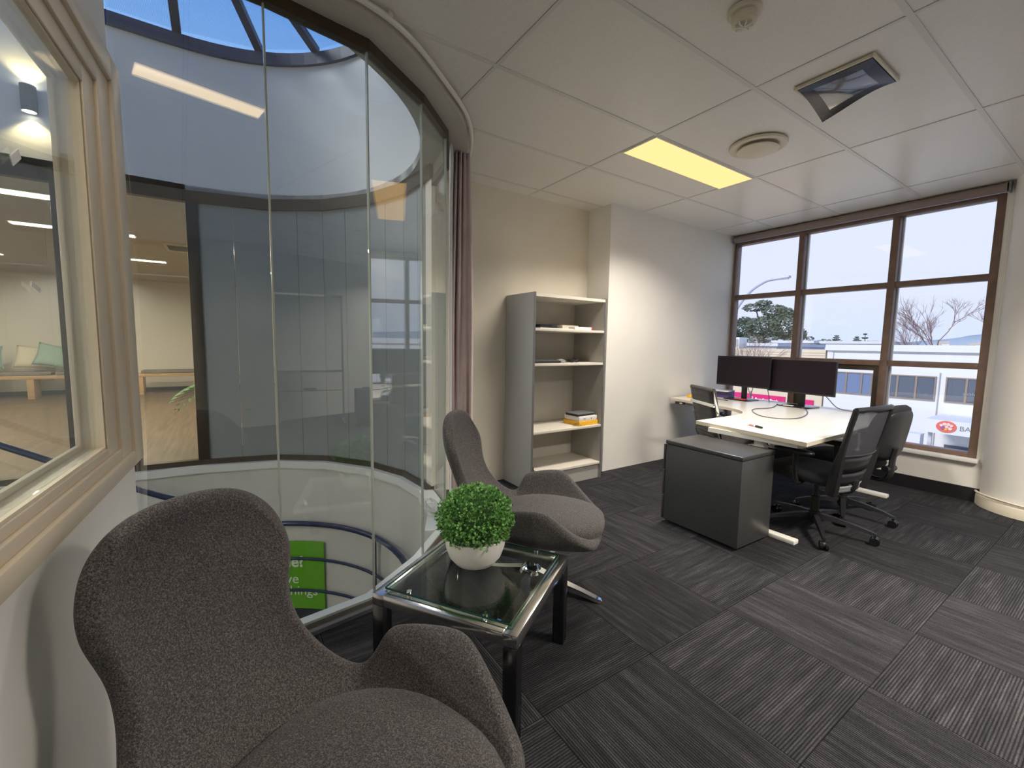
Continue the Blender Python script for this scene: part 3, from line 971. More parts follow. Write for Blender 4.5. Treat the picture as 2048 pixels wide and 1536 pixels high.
# ---- potted topiary ball
PL = thing('potted_plant', 'round green boxwood ball in a white bowl on the glass table', 'plant', (.803,1.455,.3855))
MB().lathe([(.0,0),(.062,0),(.082,.008),(.104,.035),(.118,.075),(.122,.115),(.118,.116),(.112,.09),(.0,.09)], 40).build('pot', M['pot'], PL)
m = MB()
random.seed(5)
CZ = .185
m2 = MB()
for k in range(4600):
    z = random.uniform(-.62, 1); an = random.uniform(0, 2*PI); rr = math.sqrt(1-z*z)
    d = Vector((rr*math.cos(an), rr*math.sin(an), z))
    sc = random.uniform(.74, 1.02)+.05*math.sin(an*7+z*9)
    c = Vector((d.x*.147*sc, d.y*.147*sc, CZ+d.z*.120*sc))
    t_ = (d+Vector((random.gauss(0,.6),random.gauss(0,.6),random.gauss(0,.6)))).normalized()
    s_ = t_.orthogonal().normalized()
    s_ = (Matrix.Rotation(random.uniform(0,6.28),3,t_) @ s_)
    n_ = t_.cross(s_)
    ln = random.uniform(.010,.0175); wd_ = ln*.42
    m2.add([c, c+t_*ln*.5+s_*wd_+n_*.0015, c+t_*ln, c+t_*ln*.5-s_*wd_+n_*.0015], [(0,1,2),(0,2,3)])
fo = m2.build('foliage', M['leaf'], PL, smooth=False, recalc=False)
fo['kind'] = 'stuff'
m = MB(); m.lathe([(0,CZ-.085),(.075,CZ-.075),(.105,CZ-.03),(.112,CZ+.02),(.095,CZ+.07),(.05,CZ+.10),(0,CZ+.108)], 24); m.build('moss_core', M['leafd'], PL, weld=True)

# ---- curtain and its track
CU = thing('curtain', 'mauve curtain drawn aside at the end of the curved glass wall', 'curtain', (1.36,2.70,0))
def drape(path, z0, z1, amp, waves, tops, name, mt, th=.004):
    P = smooth_line(path, 16)
    n = len(P)
    rows = []
    for kz in range(15):
        f = kz/14
        z = z1+(z0-z1)*f
        row = []
        for k in range(n):
            u = k/(n-1)
            d = Vector((P[min(k+1,n-1)][0]-P[max(k-1,0)][0], P[min(k+1,n-1)][1]-P[max(k-1,0)][1], 0)).normalized()
            nn = Vector((-d.y, d.x, 0))
            cu = (u-.5)*(tops+(1-tops)*min(1,f*2.2))+.5
            idx = cu*(n-1); i0 = min(int(idx), n-2); fr = idx-i0
            c = Vector((P[i0][0]*(1-fr)+P[i0+1][0]*fr, P[i0][1]*(1-fr)+P[i0+1][1]*fr, z))
            off = amp*(.55+.45*math.sin(f*3+u*5))*math.sin(u*2*PI*waves+.5*math.sin(f*4))
            row.append(c+nn*off)
        rows.append(row)
    o = MB().grid(rows).build(name, mt, CU, ang=180, recalc=False)
    sd = o.modifiers.new('thick', 'SOLIDIFY'); sd.thickness = th
    return o
drape([(-.045,.075),(-.005,.055),(.05,.03),(.095,.0)], .03, 2.545, .040, 4.0, .6, 'drape', M['pink'])
drape([(-.150,-.150),(-.105,-.06),(-.06,.03),(.012,.175)], .03, 2.50, .009, 6, .96, 'lining', M['lining'])
trk = smooth_line(offset_line(NEAR, -.15), 8)
m = MB(); m.tube([(p[0],p[1],2.572) for p in trk], .012, 8)
CTK = thing('curtain_track', 'white curved curtain track fixed under the pelmet of the glass wall', 'curtain track', (trk[20][0],trk[20][1],2.572))
o = m.build('rail', M['whitemetal'], CTK, loc=(-trk[20][0],-trk[20][1],-2.572))
for k in (6,16,26,34,40):
    MB().box(-.01,.01,-.012,.012,-.0005,.0265).build('bracket', M['chromew'], CTK, loc=(trk[k][0]-trk[20][0],trk[k][1]-trk[20][1],0))

# ---- white cord coil lying on the ledge behind the glass
CC = thing('cord_coil', 'tangled white cord with a round fob on the ledge behind the glass', 'cord', (1.185,2.79,.0285))
random.seed(3)
m = MB()
pts = []
for k in range(90):
    a = k*.42
    rr = .035+.022*math.sin(k*.7)+.01*random.random()
    pts.append((rr*math.cos(a)*.8, .02+rr*math.sin(a), .006+.11*abs(math.sin(k*.055))*(.6+.4*math.sin(a))))
m.tube(smooth_line(pts, 3), .0028, 5); m.build('cord', M['white'], CC)
MB().lathe([(0,0),(.018,0),(.02,.004),(.018,.008),(0,.008)], 20, (-.02,-.075,0)).build('fob', M['white'], CC)

# ---- bookcase
BX0, BX1, BY0, BY1 = 2.112, 2.945, 2.868, 3.292
BK = thing('bookcase', 'tall open grey bookcase with pale shelves in the wall recess', 'bookcase', (BX0,BY0,0))
W, D = BX1-BX0, BY1-BY0
MB().box(0,.02,0.003,D,0,1.690).build('side_panel', M['case'], BK, smooth=False)
MB().box(W-.02,W,0.003,D,0,1.690).build('side_panel', M['case'], BK, smooth=False)
MB().box(0,.02,0,.003,0,1.690).build('edge_strip', M['edge'], BK, smooth=False)
MB().box(W-.02,W,0,.003,0,1.690).build('edge_strip', M['edge'], BK, smooth=False)
MB().box(.02,W-.02,D-.008,D,0.05,1.68).build('back_panel', M['casein'], BK, smooth=False)
MB().box(.02,W-.02,.0,D-.008,1.655,1.680).build('top_panel', M['shelf'], BK, smooth=False)
for z in (1.395,1.100,.518,.160):
    MB().box(.0205,W-.0205,.002,D-.009,z-.022,z).build('shelf', M['shelf'], BK, bevel=.001)
MB().box(.02,W-.02,.02,.04,0,.138).build('plinth', M['case'], BK, smooth=False)
m = MB()
for z in [.30+.064*k for k in range(20)]:
    for y in (.05,.33):
        m.add([(W-.0203,y,z),(W-.0203,y+.006,z),(W-.0203,y+.006,z+.006),(W-.0203,y,z+.006)], [(0,1,2,3)])
m.build('peg_holes', M['edge'], BK, smooth=False)['kind'] = 'stuff'
def on_shelf(name, label, cat, x, y, z, size, mt, rz=0, bevel=.003):
    return tag(MB().box(-size[0]/2,size[0]/2,-size[1]/2,size[1]/2,0,size[2]).build(name, mt, None, (x,y,z+.0003), rz, bevel=bevel), label, cat)
# top shelf
on_shelf('paper_sheaf', 'loose white papers under the black box on the topmost bookcase shelf', 'papers', 2.37,3.02,1.395,(.38,.27,.006), M['paper'], .05, 0)
on_shelf('media_box', 'slim black box on white papers on the topmost bookcase shelf', 'box', 2.335,3.02,1.401,(.20,.13,.032), M['blackg'], .06)
on_shelf('carton', 'long white carton on the topmost bookcase shelf', 'box', 2.73,2.985,1.395,(.20,.09,.028), M['white'], -.03)
on_shelf('small_carton', 'cream carton lying behind the white one on the topmost bookcase shelf', 'box', 2.67,3.10,1.395,(.20,.10,.045), M['cream'], .02)
o = tag(MB().lathe([(0,0),(.018,0),(.022,.01),(.02,.03),(.008,.036),(0,.036)], 16).build('small_knob', M['red'], None, (2.865,2.99,1.3953)), 'little red stopper at the end of the topmost bookcase shelf', 'knob')  # small red knob of unknown use
# second shelf
t = thing('keyboard', 'flat black keyboard on the second bookcase shelf', 'keyboard', (2.300,2.98,1.1003), .0)
MB().box(-.15,.15,-.07,.07,0,.018).build('keyboard_base', M['black'], t, bevel=.004)
m = MB()
for i in range(13):
    for j in range(4):
        m.box(-.14+i*.0216,-.14+i*.0216+.018,-.06+j*.031,-.06+j*.031+.026,.018,.024)
m.build('keys', M['edge'], t, smooth=False)
o = MB().lathe([(0,0),(.03,0),(.038,.008),(.034,.022),(.018,.032),(0,.034)], 20).build('puck', M['blackg'], None, (2.72,3.05,1.1003)); o.scale = (1.25,.8,1)
tag(o, 'rounded black computer mouse on the second bookcase shelf', 'mouse')
m = MB(); pts = [(.05*math.cos(k*.6)*(1+.2*math.sin(k*1.7)), .035*math.sin(k*.6), .006+.02*abs(math.sin(k*.37))) for k in range(40)]
m.tube(smooth_line(pts,3), .005, 6); tag(m.build('cable_bundle', M['black'], None, (2.63,2.96,1.1003)), 'black coiled cable bundle on the second bookcase shelf', 'cable')
t = thing('plastic_bag', 'small clear bag of parts beside the cable bundle on the bookcase', 'bag', (2.52,3.0,1.1003))
random.seed(8)
rows = [[(.055*q*math.cos(2*PI*k/14)*(1+.1*random.random()), .045*q*math.sin(2*PI*k/14)*(1+.1*random.random()), z+.004*random.random()) for k in range(14)] for q, z in ((.3,.001),(1,.003),(.9,.015),(.5,.026),(.1,.03))]
MB().grid(rows, closed=True).build('bag_film', M['greyplast'], t, ang=20)
# third shelf
on_shelf('yellow_book', 'yellow boxed book at the bottom of the pile on the third bookcase shelf', 'book', 2.785,3.0,.518,(.25,.21,.040), M['yellow'], .06)
t = thing('white_box', 'flat white device box in the middle of the pile on the bookcase', 'box', (2.785,3.0,.5583), .03)
MB().box(-.115,.115,-.10,.10,0,.044).build('carton', M['white'], t, bevel=.003)
MB().lathe([(0,0),(.006,0),(.006,.0006),(0,.0006)], 12).build('printed_mark', M['black'], t, loc=(.04,-.1003,.022)).rotation_euler = (PI/2,0,0)
MB().box(-.06,-.035,-.1004,-.1,.018,.026).build('printed_mark', M['edge'], t, smooth=False)
t = thing('laptop', 'dark closed laptop on top of the white box on the bookcase', 'laptop', (2.775,3.0,.6026), .08)
MB().box(-.115,.115,-.08,.08,0,.014).build('laptop_base', M['black'], t, bevel=.005)
MB().box(-.115,.115,-.08,.08,.0145,.026).build('laptop_lid', M['edge'], t, bevel=.005)
t = thing('crumpled_wrap', 'crumpled clear wrapper in front of the yellow book on the bookcase', 'wrapper', (2.66,2.905,.5183))
rows = [[(.05*q*math.cos(2*PI*k/12)*(1+.3*random.random()), .022*q*math.sin(2*PI*k/12)*(1+.3*random.random()), z+.006*random.random()) for k in range(12)] for q, z in ((.3,.0005),(1,.003),(.8,.018),(.4,.026),(.1,.03))]
MB().grid(rows, closed=True).build('film', M['plastic'], t, ang=15)
# bottom shelf
m = MB(); m.lathe([(0,0),(.022,0),(.026,.006),(.02,.014),(.005,.018),(.003,.05),(0,.05)], 16); tag(m.build('toy_spinner', M['black'], None, (2.160,2.90,.1603)), 'small black spindle standing on the bottom bookcase shelf', 'spindle')

# ---- drawer pedestal
PD = thing('drawer_pedestal', 'graphite steel drawer pedestal standing at the end of the white desk', 'cabinet', (2.565,1.335,0), math.radians(-1))
w, d = .385, .555
MB().box(.004,w-.004,.004,d-.004,.025,.572).build('cabinet_body', M['ped'], PD, bevel=.003)
MB().box(0,w,0,d,.574,.602).build('cabinet_top', M['ped'], PD, bevel=.006, seg=3)
for k, (z0, z1) in enumerate(((.03,.20),(.205,.385),(.39,.57))):
    dd = MB().box(-.0,w,d-.003,d+.013,z0,z1).build('drawer', M['ped'], PD, bevel=.003)
    MB().box(.10,.28,d+.013,d+.022,z1-.03,z1-.018).build('handle', M['edge'], dd)
for sx in (.05,w-.05):
    for sy in (.05,d-.05):
        m = MB(); m.cyl((sx-.012,sy,.0135),(sx+.012,sy,.0135),.0135,seg=14); m.build('castor', M['black'], PD)
# ---- corner desk
DZ = .697
DK = thing('corner_desk', 'white L-shaped standing desk in the corner by the window', 'desk', (4.0,2.0,0))
inner = smooth_line([(3.50,1.928),(3.66,1.945),(3.80,2.02),(3.90,2.15),(3.955,2.32)], 6)
poly = [(2.885,1.130),(4.86,1.145),(4.86,2.965),(4.085,2.965)]+list(reversed(inner))+[(2.985,1.930)]
poly = [(p[0]-4.0, p[1]-2.0) for p in poly]
MB().prism(poly, DZ-.0015, DZ).build('desk_surface', M['desk'], DK, smooth=False)
MB().prism(poly, DZ-.026, DZ-.0015).build('desk_board', M['deskedge'], DK, smooth=False)
def desk_leg(x, y0, y1, cy):
    MB().box(x-.032,x+.032,y0,y1,0,.030).build('foot', M['whitemetal'], DK, bevel=.006)
    m = MB(); m.box(x-.030,x+.030,cy-.04,cy+.04,.030,.60); m.build('leg_column', M['whitemetal'], DK, bevel=.004)
    MB().box(x-.024,x+.024,cy-.032,cy+.032,.60,.64).build('leg_tube', M['whitemetal'], DK, bevel=.003)
desk_leg(3.015-4, 1.195-2, 1.87-2, 1.46-2)
desk_leg(4.66-4, 1.185-2, 1.85-2, 1.46-2)
MB().box(4.15-4,4.80-4,2.72-2,2.78-2,0,.030).build('foot', M['whitemetal'], DK, bevel=.006)
MB().box(4.48-4,4.56-4,2.72-2,2.78-2,.030,.64).build('leg_column', M['whitemetal'], DK, bevel=.004)
m = MB(); m.box(-1.0,.72,1.42-2,1.50-2,.64,.671); m.box(.48,.56,1.50-2,2.80-2,.64,.671); m.box(-1.06,-.90,1.20-2,1.80-2,.64,.671)
m.build('support_rail', M['whitemetal'], DK, smooth=False)
c = MB().obox((4.05-4,2.815-2,.657),(.035,.105,.026)).build('height_control', M['black'], DK, bevel=.004)
MB().obox((4.05-4-.0180,2.815-2-.02,.657),(.001,.03,.012)).build('display', M['cream'], c, smooth=False)
m = MB(); m.tube(smooth_line([(4.05-4,2.76-2,.655),(4.10-4,2.64-2,.640),(4.2-4,2.55-2,.65),(4.48-4,2.5-2,.655)],6), .003, 5); m.build('control_cable', M['black'], c)

# ---- monitors
def make_monitor(label, x, y, zt, rz):
    t = thing('monitor', label, 'monitor', (x,y,DZ), rz, 'monitors side by side on the corner desk')
    W, Hh = .62, .325
    z1 = zt-DZ; z0 = z1-Hh
    pn = MB().box(-W/2,W/2,-.006,.018,z0,z1).build('display_panel', M['black'], t, bevel=.003)
    MB().box(-W/2+.006,W/2-.006,-.0075,-.0062,z0+.016,z1-.006).build('screen', M['screen'], pn, smooth=False)
    MB().box(-.20,.20,.018,.045,z0+.04,z1-.07).build('rear_housing', M['black'], t, bevel=.010)
    MB().box(-.030,.030,.045,.062,.010,z0+.20).build('stand_neck', M['black'], t, bevel=.004)
    MB().box(-.135,.135,-.105,.115,0,.010).build('stand_base', M['blackg'], t, bevel=.004)
    return t
RZ = math.radians(-97.4)
make_monitor('dark monitor nearer the room corner, a purple box standing behind it', 4.63,2.48,1.165,RZ)
make_monitor('dark monitor with a looped cable lying on the desk before it', 4.605,1.905,1.150,RZ)

def cable(name, label, pts, r, mt, plug=None):
    P = smooth_line(pts, 8)
    c0 = P[0]
    t = thing(name, label, 'cable', c0)
    m = MB(); m.tube([(p[0]-c0[0],p[1]-c0[1],p[2]-c0[2]) for p in P], r, 6); m.build('cord', mt, t)
    if plug:
        d = Vector(P[0])-Vector(P[2]); d.normalize()
        m = MB(); m.tube([(0,0,.002), d*.035+Vector((0,0,.002))], [.006,.0045], 8); m.build('plug', M['black'], t)
z = DZ+.0046
cable('power_cable', 'thin black cable looped on the white desk in front of a monitor',
      [(4.55,2.07,z),(4.25,1.985,z),(4.02,2.02,z),(3.83,1.935,z),(3.66,1.78,z),(3.66,1.64,z),(3.80,1.575,z),(4.00,1.60,z),(4.20,1.66,z),(4.38,1.74,z),(4.43,1.80,.715)], .004, M['edge'], True)
cable('grey_cable', 'grey cable hanging behind the monitor nearer the chairs',
      [(4.64,1.76,.90),(4.70,1.70,.80),(4.72,1.62,.715),(4.70,1.50,z),(4.66,1.40,z)], .004, M['greyplast'])
cable('short_cable', 'dark cable arching up behind the monitor by the room corner',
      [(4.70,2.30,.95),(4.76,2.28,.85),(4.74,2.24,.74),(4.66,2.20,z)], .0035, M['edge'])
cable('black_lead', 'short black lead with a plug lying beside the violet box',
      [(4.40,2.52,z),(4.43,2.62,z),(4.48,2.72,z),(4.52,2.90,z),(4.60,2.93,z)], .0035, M['edge'], True)
# marker pen
M['band'] = mat('faded_red_print', (.50,.26,.22), .6)
M['boardface'] = mat('whiteboard_face', (.40,.41,.41), .3)
PN = thing('marker_pen', 'white marker pen with a black cap lying on the desk edge', 'pen', (3.13,1.565,DZ+.0075), math.atan2(.135,.059))
m = MB(); m.cyl((-.015,0,0),(.072,0,0),.0072,seg=14); m.build('barrel', M['paper'], PN)
m = MB(); m.cyl((-.072,0,0),(-.015,0,0),.0078,.0082,14); m.build('cap', M['black'], PN)
m = MB(); m.cyl((.0,0,0),(.045,0,0),.00735,seg=14); m.build('printed_band', M['band'], PN)
tag(MB().box(-.05,.05,-.03,.03,0,.028).build('sponge', M['yellow'], None, (4.33,2.875,DZ+.0003), .2, bevel=.005), 'yellow sponge on the desk end against the white wall', 'sponge')
on_shelf('violet_box', 'violet and white carton at the back corner of the desk', 'box', 4.72,2.76,DZ,(.16,.24,.070), M['purple'], .12)
on_shelf('paper_stack', 'white papers slumped on the violet carton on the desk', 'papers', 4.69,2.78,DZ+.0703,(.21,.30,.008), M['paper'], .2, 0)
on_shelf('red_notebook', 'small red and black notebook on the base of a monitor', 'notebook', 4.56,2.44,DZ+.0102,(.11,.06,.010), M['red'], 1.5)
on_shelf('label_card', 'little white card on the base of a monitor by the looped cable', 'card', 4.525,1.955,DZ+.0102,(.05,.08,.004), M['paper'], .1, 0)

# ---- chairs: shared star base
def star_base(t, rot, leg_mat, R=.32, rc=.027, hub=.11, top=.40):
    m = MB(); m.lathe([(0,hub-.05),(.028,hub-.05),(.038,hub-.01),(.036,hub+.03),(.027,hub+.035),(.027,.25),(.016,.252),(.016,top),(0,top)], 20); m.build('gas_lift', M['black'], t)
    for k in range(5):
        a = rot+k*2*PI/5
        d = Vector((math.cos(a), math.sin(a), 0)); s_ = Vector((-d.y, d.x, 0))
        rows = []
        for rr, hw, zt, zb in ((.03,.021,hub+.022,hub-.022),(.12,.019,hub+.014,hub-.014),(.24,.016,hub-.008,hub-.028),(R-.005,.013,hub-.026,hub-.044),(R+.012,.008,hub-.032,hub-.046)):
            c = d*rr
            rows.append([c-s_*hw+Vector((0,0,zb)), c+s_*hw+Vector((0,0,zb)), c+s_*hw*.75+Vector((0,0,zt)), c-s_*hw*.75+Vector((0,0,zt))])
        m = MB(); m.grid(rows, closed=True); m.add(rows[0], [(0,1,2,3)]); m.add(rows[-1], [(0,1,2,3)])
        m.build('base_leg', leg_mat, t, weld=True, ang=50)
        c = d*(R+.004)
        ca = MB(); ca.cyl(c+Vector((0,0,hub-.045)), c+Vector((0,0,rc+.008)), .008, seg=8)
        ca.cyl(c-s_*.006+Vector((0,0,rc+.006)), c+s_*.006+Vector((0,0,rc+.006)), rc*.8, seg=14)
        co_ = ca.build('castor', M['black'], t)
        for e in (-1,1):
            m = MB(); m.cyl(c+s_*e*.007+Vector((0,0,rc)), c+s_*e*.023+Vector((0,0,rc)), rc, seg=18); m.build('wheel', M['blackg'], co_)
def pad(t, name, mt, cx, cy, hx, hy, z0, z1, e=4.0, dome=.010, parent=None):
    rows = []
    NP = 36
    for q, z in ((0,z0),(.85,z0),(.97,z0+(z1-z0)*.2),(1,z0+(z1-z0)*.5),(.97,z0+(z1-z0)*.82),(.88,z1),(.5,z1+dome*.7),(0,z1+dome)):
        r_ = []
        for k in range(NP):
            a = 2*PI*k/NP; c, s_ = math.cos(a), math.sin(a)
            rr = 1/((abs(c)**e+abs(s_)**e)**(1/e))
            r_.append((cx+hx*rr*c*q, cy+hy*rr*s_*q, z))
        rows.append(r_)
    return MB().grid(rows, closed=True).build(name, mt, parent or t, ang=180, weld=True)
def mesh_fabric():
    m, n, out = new_mat('chair_mesh')
    tr = n.nodes.new('ShaderNodeBsdfTransparent')
    df = n.nodes.new('ShaderNodeBsdfDiffuse'); df.inputs[0].default_value = (.065,.065,.078,1)
    mx = n.nodes.new('ShaderNodeMixShader'); mx.inputs[0].default_value = .84
    n.links.new(tr.outputs[0], mx.inputs[1]); n.links.new(df.outputs[0], mx.inputs[2]); n.links.new(mx.outputs[0], out.inputs[0])
    return m
M['mesh'] = mesh_fabric()

def bx(u, z, w0=.225):
    """point on the reclined, curved back: u in -1..1 across"""
    f = (z-.34)/.56
    hw = (.185+.045*math.sin(min(1,f*1.1)*PI*.62))
    return (-.185-.115*f-.025*(1-u*u)+.035*abs(u)**2.2*.4, u*hw, z)
# task chair with mesh back
T1 = thing('task_chair', 'black task chair with a see-through mesh back and armrests', 'office chair', (3.37,1.24,0), math.radians(85))
star_base(T1, math.radians(-77-85), M['black'], R=.325)
MB().box(-.13,.12,-.08,.08,.345,.386).build('tilt_mechanism', M['black'], T1, bevel=.010)
pad(T1, 'seat', M['blackfab'], .035,0,.240,.240,.385,.455)
m = MB()
for s_ in (-1,1):
    m.tube([bx(s_*1.0, .34+.56*k/10) for k in range(11)], [.036,.038,.036,.032,.028,.020,.017,.017,.017,.017,.017], 8)
m.tube([bx(-1+2*k/12, .895+.010*math.sin(PI*k/12)) for k in range(13)], .017, 8)
m.tube([bx(-1+2*k/12, .60) for k in range(13)], .010, 8)
m.build('back_frame', M['black'], T1)
MB().grid([[bx(-1+2*k/12, z_) for k in range(13)] for z_ in [.60+.03*i for i in range(11)]]).build('back_mesh', M['mesh'], T1, ang=180)
for i, (za, zb) in enumerate(((.49,.585),(.40,.47),(.345,.385))):
    o = MB().grid([[(bx(-.93+1.86*k/12, z_)[0]+.004*math.sin(PI*q/3), bx(-.93+1.86*k/12, z_)[1], z_) for k in range(13)] for q, z_ in enumerate([za+(zb-za)*v/3 for v in range(4)])]).build('lumbar_band', M['greyplast' if i == 2 else 'black'], T1, ang=180)
    sd = o.modifiers.new('thick','SOLIDIFY'); sd.thickness = .012
m = MB(); m.tube(smooth_line([(-.02,0,.36),(-.16,0,.33),(-.21,0,.36),(-.225,0,.42)],5), .028, 8, flat=.6); m.build('back_bracket', M['black'], T1)
for s_ in (-1,1):
    ar = MB(); ar.tube(smooth_line([(.0,s_*.17,.385),(.0,s_*.245,.375),(.01,s_*.262,.43),(.015,s_*.262,.575)],6), .018, 8, flat=.75)
    ap = ar.build('arm_post', M['black'], T1)
    pad(T1, 'arm_pad', M['black'], .03, s_*.262, .125, .040, .575, .600, 3.0, .003, parent=ap)
# upholstered task chair
T2 = thing('task_chair', 'black task chair with a solid padded back next to the window wall', 'office chair', (3.905,1.255,0), math.radians(80))
star_base(T2, math.radians(-77-72-20), M['black'], R=.30)
MB().box(-.12,.10,-.08,.08,.350,.391).build('tilt_mechanism', M['black'], T2, bevel=.010)
pad(T2, 'seat', M['blackfab'], .04,0,.235,.24,.390,.465)
def padback(x_off, th, hw, z0, z1, name, mt):
    rows = []
    zc, hz = (z0+z1)/2, (z1-z0)/2
    NP = 32
    for q, d_ in ((0,0),(.8,0),(.95,.12),(1,.5),(.95,.88),(.8,1),(0,1.0)):
        r_ = []
        for k in range(NP):
            a = 2*PI*k/NP; c, s_ = math.cos(a), math.sin(a)
            rr = 1/((abs(c)**3.2+abs(s_)**3.2)**(1/3.2))
            zz = zc+hz*rr*s_*q
            yy = hw*rr*c*q*(1-.10*(zz-zc)/hz)
            r_.append((-.215-.17*(zz-.5)-.02+.035*(yy/hw)**2+x_off+th*(d_-.5), yy, zz))
        rows.append(r_)
    return MB().grid(rows, closed=True).build(name, mt, T2, ang=180, weld=True)
padback(0, .055, .225, .475, .885, 'backrest', M['blackfab'])
padback(-.036, .020, .200, .50, .85, 'back_shell', M['black'])
m = MB(); m.tube(smooth_line([(-.04,0,.37),(-.20,0,.335),(-.275,0,.38),(-.285,0,.50),(-.30,0,.58)],5), .032, 8, flat=.45); m.build('back_bracket', M['black'], T2)
m = MB(); m.cyl((-.27,-.055,.43),(-.27,.055,.43),.022,seg=16); m.build('adjust_knob', M['black'], T2)
# ribbed conference chair
T3 = thing('conference_chair', 'chrome framed chair with a ribbed black leather sling at the desk', 'office chair', (3.735,2.085,0), math.radians(-31))
star_base(T3, .3, M['chrome'], R=.29)
prof = smooth_line([(-.265,.895),(-.255,.84),(-.225,.70),(-.205,.58),(-.195,.50),(-.17,.445),(-.11,.425),(0,.430),(.12,.442),(.205,.445),(.235,.430)], 10)
rows = []
for i, (x, zz) in enumerate(prof):
    k = 1 if i == 0 else i
    p, q = prof[max(i-1,0)], prof[min(i+1,len(prof)-1)]
    d = Vector((q[0]-p[0],0,q[1]-p[1])).normalized(); nn = Vector((-d.z,0,d.x))
    bmp = .0045*abs(math.sin(i*PI/4))
    rows.append([Vector((x,y,zz))+nn*(-bmp) for y in (-.195,-.10,0,.10,.195)])
o = MB().grid(rows).build('sling', M['leather'], T3, ang=60)
sd = o.modifiers.new('thick','SOLIDIFY'); sd.thickness = .016; sd.offset = 0
m = MB(); m.cyl((-.268,-.20,.895),(-.268,.20,.895),.018,seg=16); m.build('head_roll', M['leather'], T3)
for s_ in (-1,1):
    m = MB(); m.tube([(x,s_*.205,zz) for x, zz in prof], .0115, 8, flat=1.3); m.build('side_frame', M['chrome'], T3)
    am = MB(); am.tube(smooth_line([(-.222,s_*.215,.69),(-.19,s_*.255,.635),(-.05,s_*.272,.625),(.08,s_*.272,.615),(.125,s_*.262,.56),(.11,s_*.225,.45)],7), .010, 8); a_ = am.build('arm_loop', M['chrome'], T3)
    m = MB(); m.obox((-.02,s_*.272,.637),(.20,.036,.014)); m.build('arm_pad', M['black'], a_, bevel=.005)
m = MB(); m.obox((-.262,0,.765),(.018,.42,.028),0,.2); m.build('back_bridge', M['chrome'], T3, bevel=.003)
m = MB(); m.box(-.08,.08,-.16,.16,.395,.415); m.build('seat_bridge', M['chrome'], T3, bevel=.004)

# ---- roller blind
M['blind'] = mat('mauve_blind_fabric', (.27,.215,.20), .8)
RB = thing('roller_blind', 'rolled up mauve roller blind along the top of the window', 'roller blind', (XW-.045,1.88,2.555))
m = MB(); m.cyl((0,-1.10,0),(0,1.085,0),.036,seg=20); m.build('blind_roll', M['blind'], RB)
for y in (-1.115,1.095):
    MB().box(-.035,.044,y-.006,y+.006,-.042,.04).build('bracket', M['greyplast'], RB)
m = MB(); m.tube([(.0,-1.128,.0),(0.0,-1.128,-1.19),(0.0,-1.14,-1.2),(0.0,-1.152,-1.19),(0.0,-1.152,.0)], .0022, 5); m.build('pull_chain', M['white'], RB)
m = MB(); m.cyl((0,-1.14,-1.26),(0,-1.14,-1.20),.012,.008,10); m.build('chain_weight', M['white'], RB)

# ---- ceiling fittings
DF = thing('air_diffuser', 'round cream air diffuser in the ceiling beside the light panel', 'air vent', (2.985,1.595,H))
MB().lathe([(.115,-.002),(.165,-.002),(.172,-.010),(.168,-.020),(.150,-.026),(.122,-.016)], 48).build('outer_ring', M['cream'], DF)
MB().lathe([(0,-.0008),(.118,-.0008),(.118,-.004),(0,-.004)], 40).build('dark_throat', M['edge'], DF)
MB().lathe([(0,-.030),(.118,-.030),(.124,-.038),(.110,-.046),(0,-.048)], 40).build('centre_disc', M['cream'], DF)
m = MB(); m.cyl((0,0,-.030),(0,0,-.002),.012,seg=10); m.build('stem', M['greyplast'], DF)
SD = thing('smoke_detector', 'cream smoke detector with a clear tip on the ceiling', 'smoke detector', (1.775,1.035,H))
MB().lathe([(0,-.0008),(.062,-.0008),(.064,-.014),(.058,-.02),(0,-.02)], 32).build('mounting_ring', M['cream'], SD)
MB().lathe([(.0,-.02),(.046,-.02),(.046,-.048),(.040,-.054),(0,-.054)], 32).build('sensor_body', M['cream'], SD)
m = MB()
for k in range(8):
    a = k*PI/4; m.obox((.018*math.cos(a),.018*math.sin(a),-.060),(.03,.004,.012),a)
m.build('sensor_vanes', M['white'], SD)
VX, VY = 2.658, .998
VT = thing('taped_vent', 'square ceiling vent sealed with black tape and sagging clear film', 'air vent', (VX,VY,H))
s2 = .168
m = MB(); m.box(-s2,s2,-s2,-s2+.012,-.016,-.0008); m.box(-s2,s2,s2-.012,s2,-.016,-.0008); m.box(-s2,-s2+.012,-s2+.012,s2-.012,-.016,-.0008); m.box(s2-.012,s2,-s2+.012,s2-.012,-.016,-.0008)
m.build('vent_frame', M['cream'], VT, bevel=.003)
MB().box(-s2+.012,s2-.012,-s2+.012,s2-.012,-.004,-.0008).build('vent_back', M['greyplast'], VT, smooth=False)
def sag(x, y):
    u, v = (x+s2)/(2*s2), (y+s2)/(2*s2)
    c = max(0, (u+v-1.05))/.95
    return -.0175-.075*c**1.6-.010*math.sin(u*5)*math.sin(v*6)*.4-.006*math.sin(PI*u)*math.sin(PI*v)
N = 24
g = [-.155+.31*k/N for k in range(N+1)]
rows = [[(x,y,sag(x,y)) for y in g] for x in g]
inn = 4
fs_t = MB(); fs_f = MB()
for i in range(N):
    for j in range(N):
        q4 = [rows[i][j],rows[i+1][j],rows[i+1][j+1],rows[i][j+1]]
        edge = i < inn or j < inn or i >= N-inn or j >= N-inn
        (fs_t if edge else fs_f).add(q4, [(0,1,2,3)])
o = fs_t.build('tape_border', M['tape'], VT, weld=True, ang=180)
o = fs_f.build('clear_film', M['plastic'], VT, weld=True, ang=180)
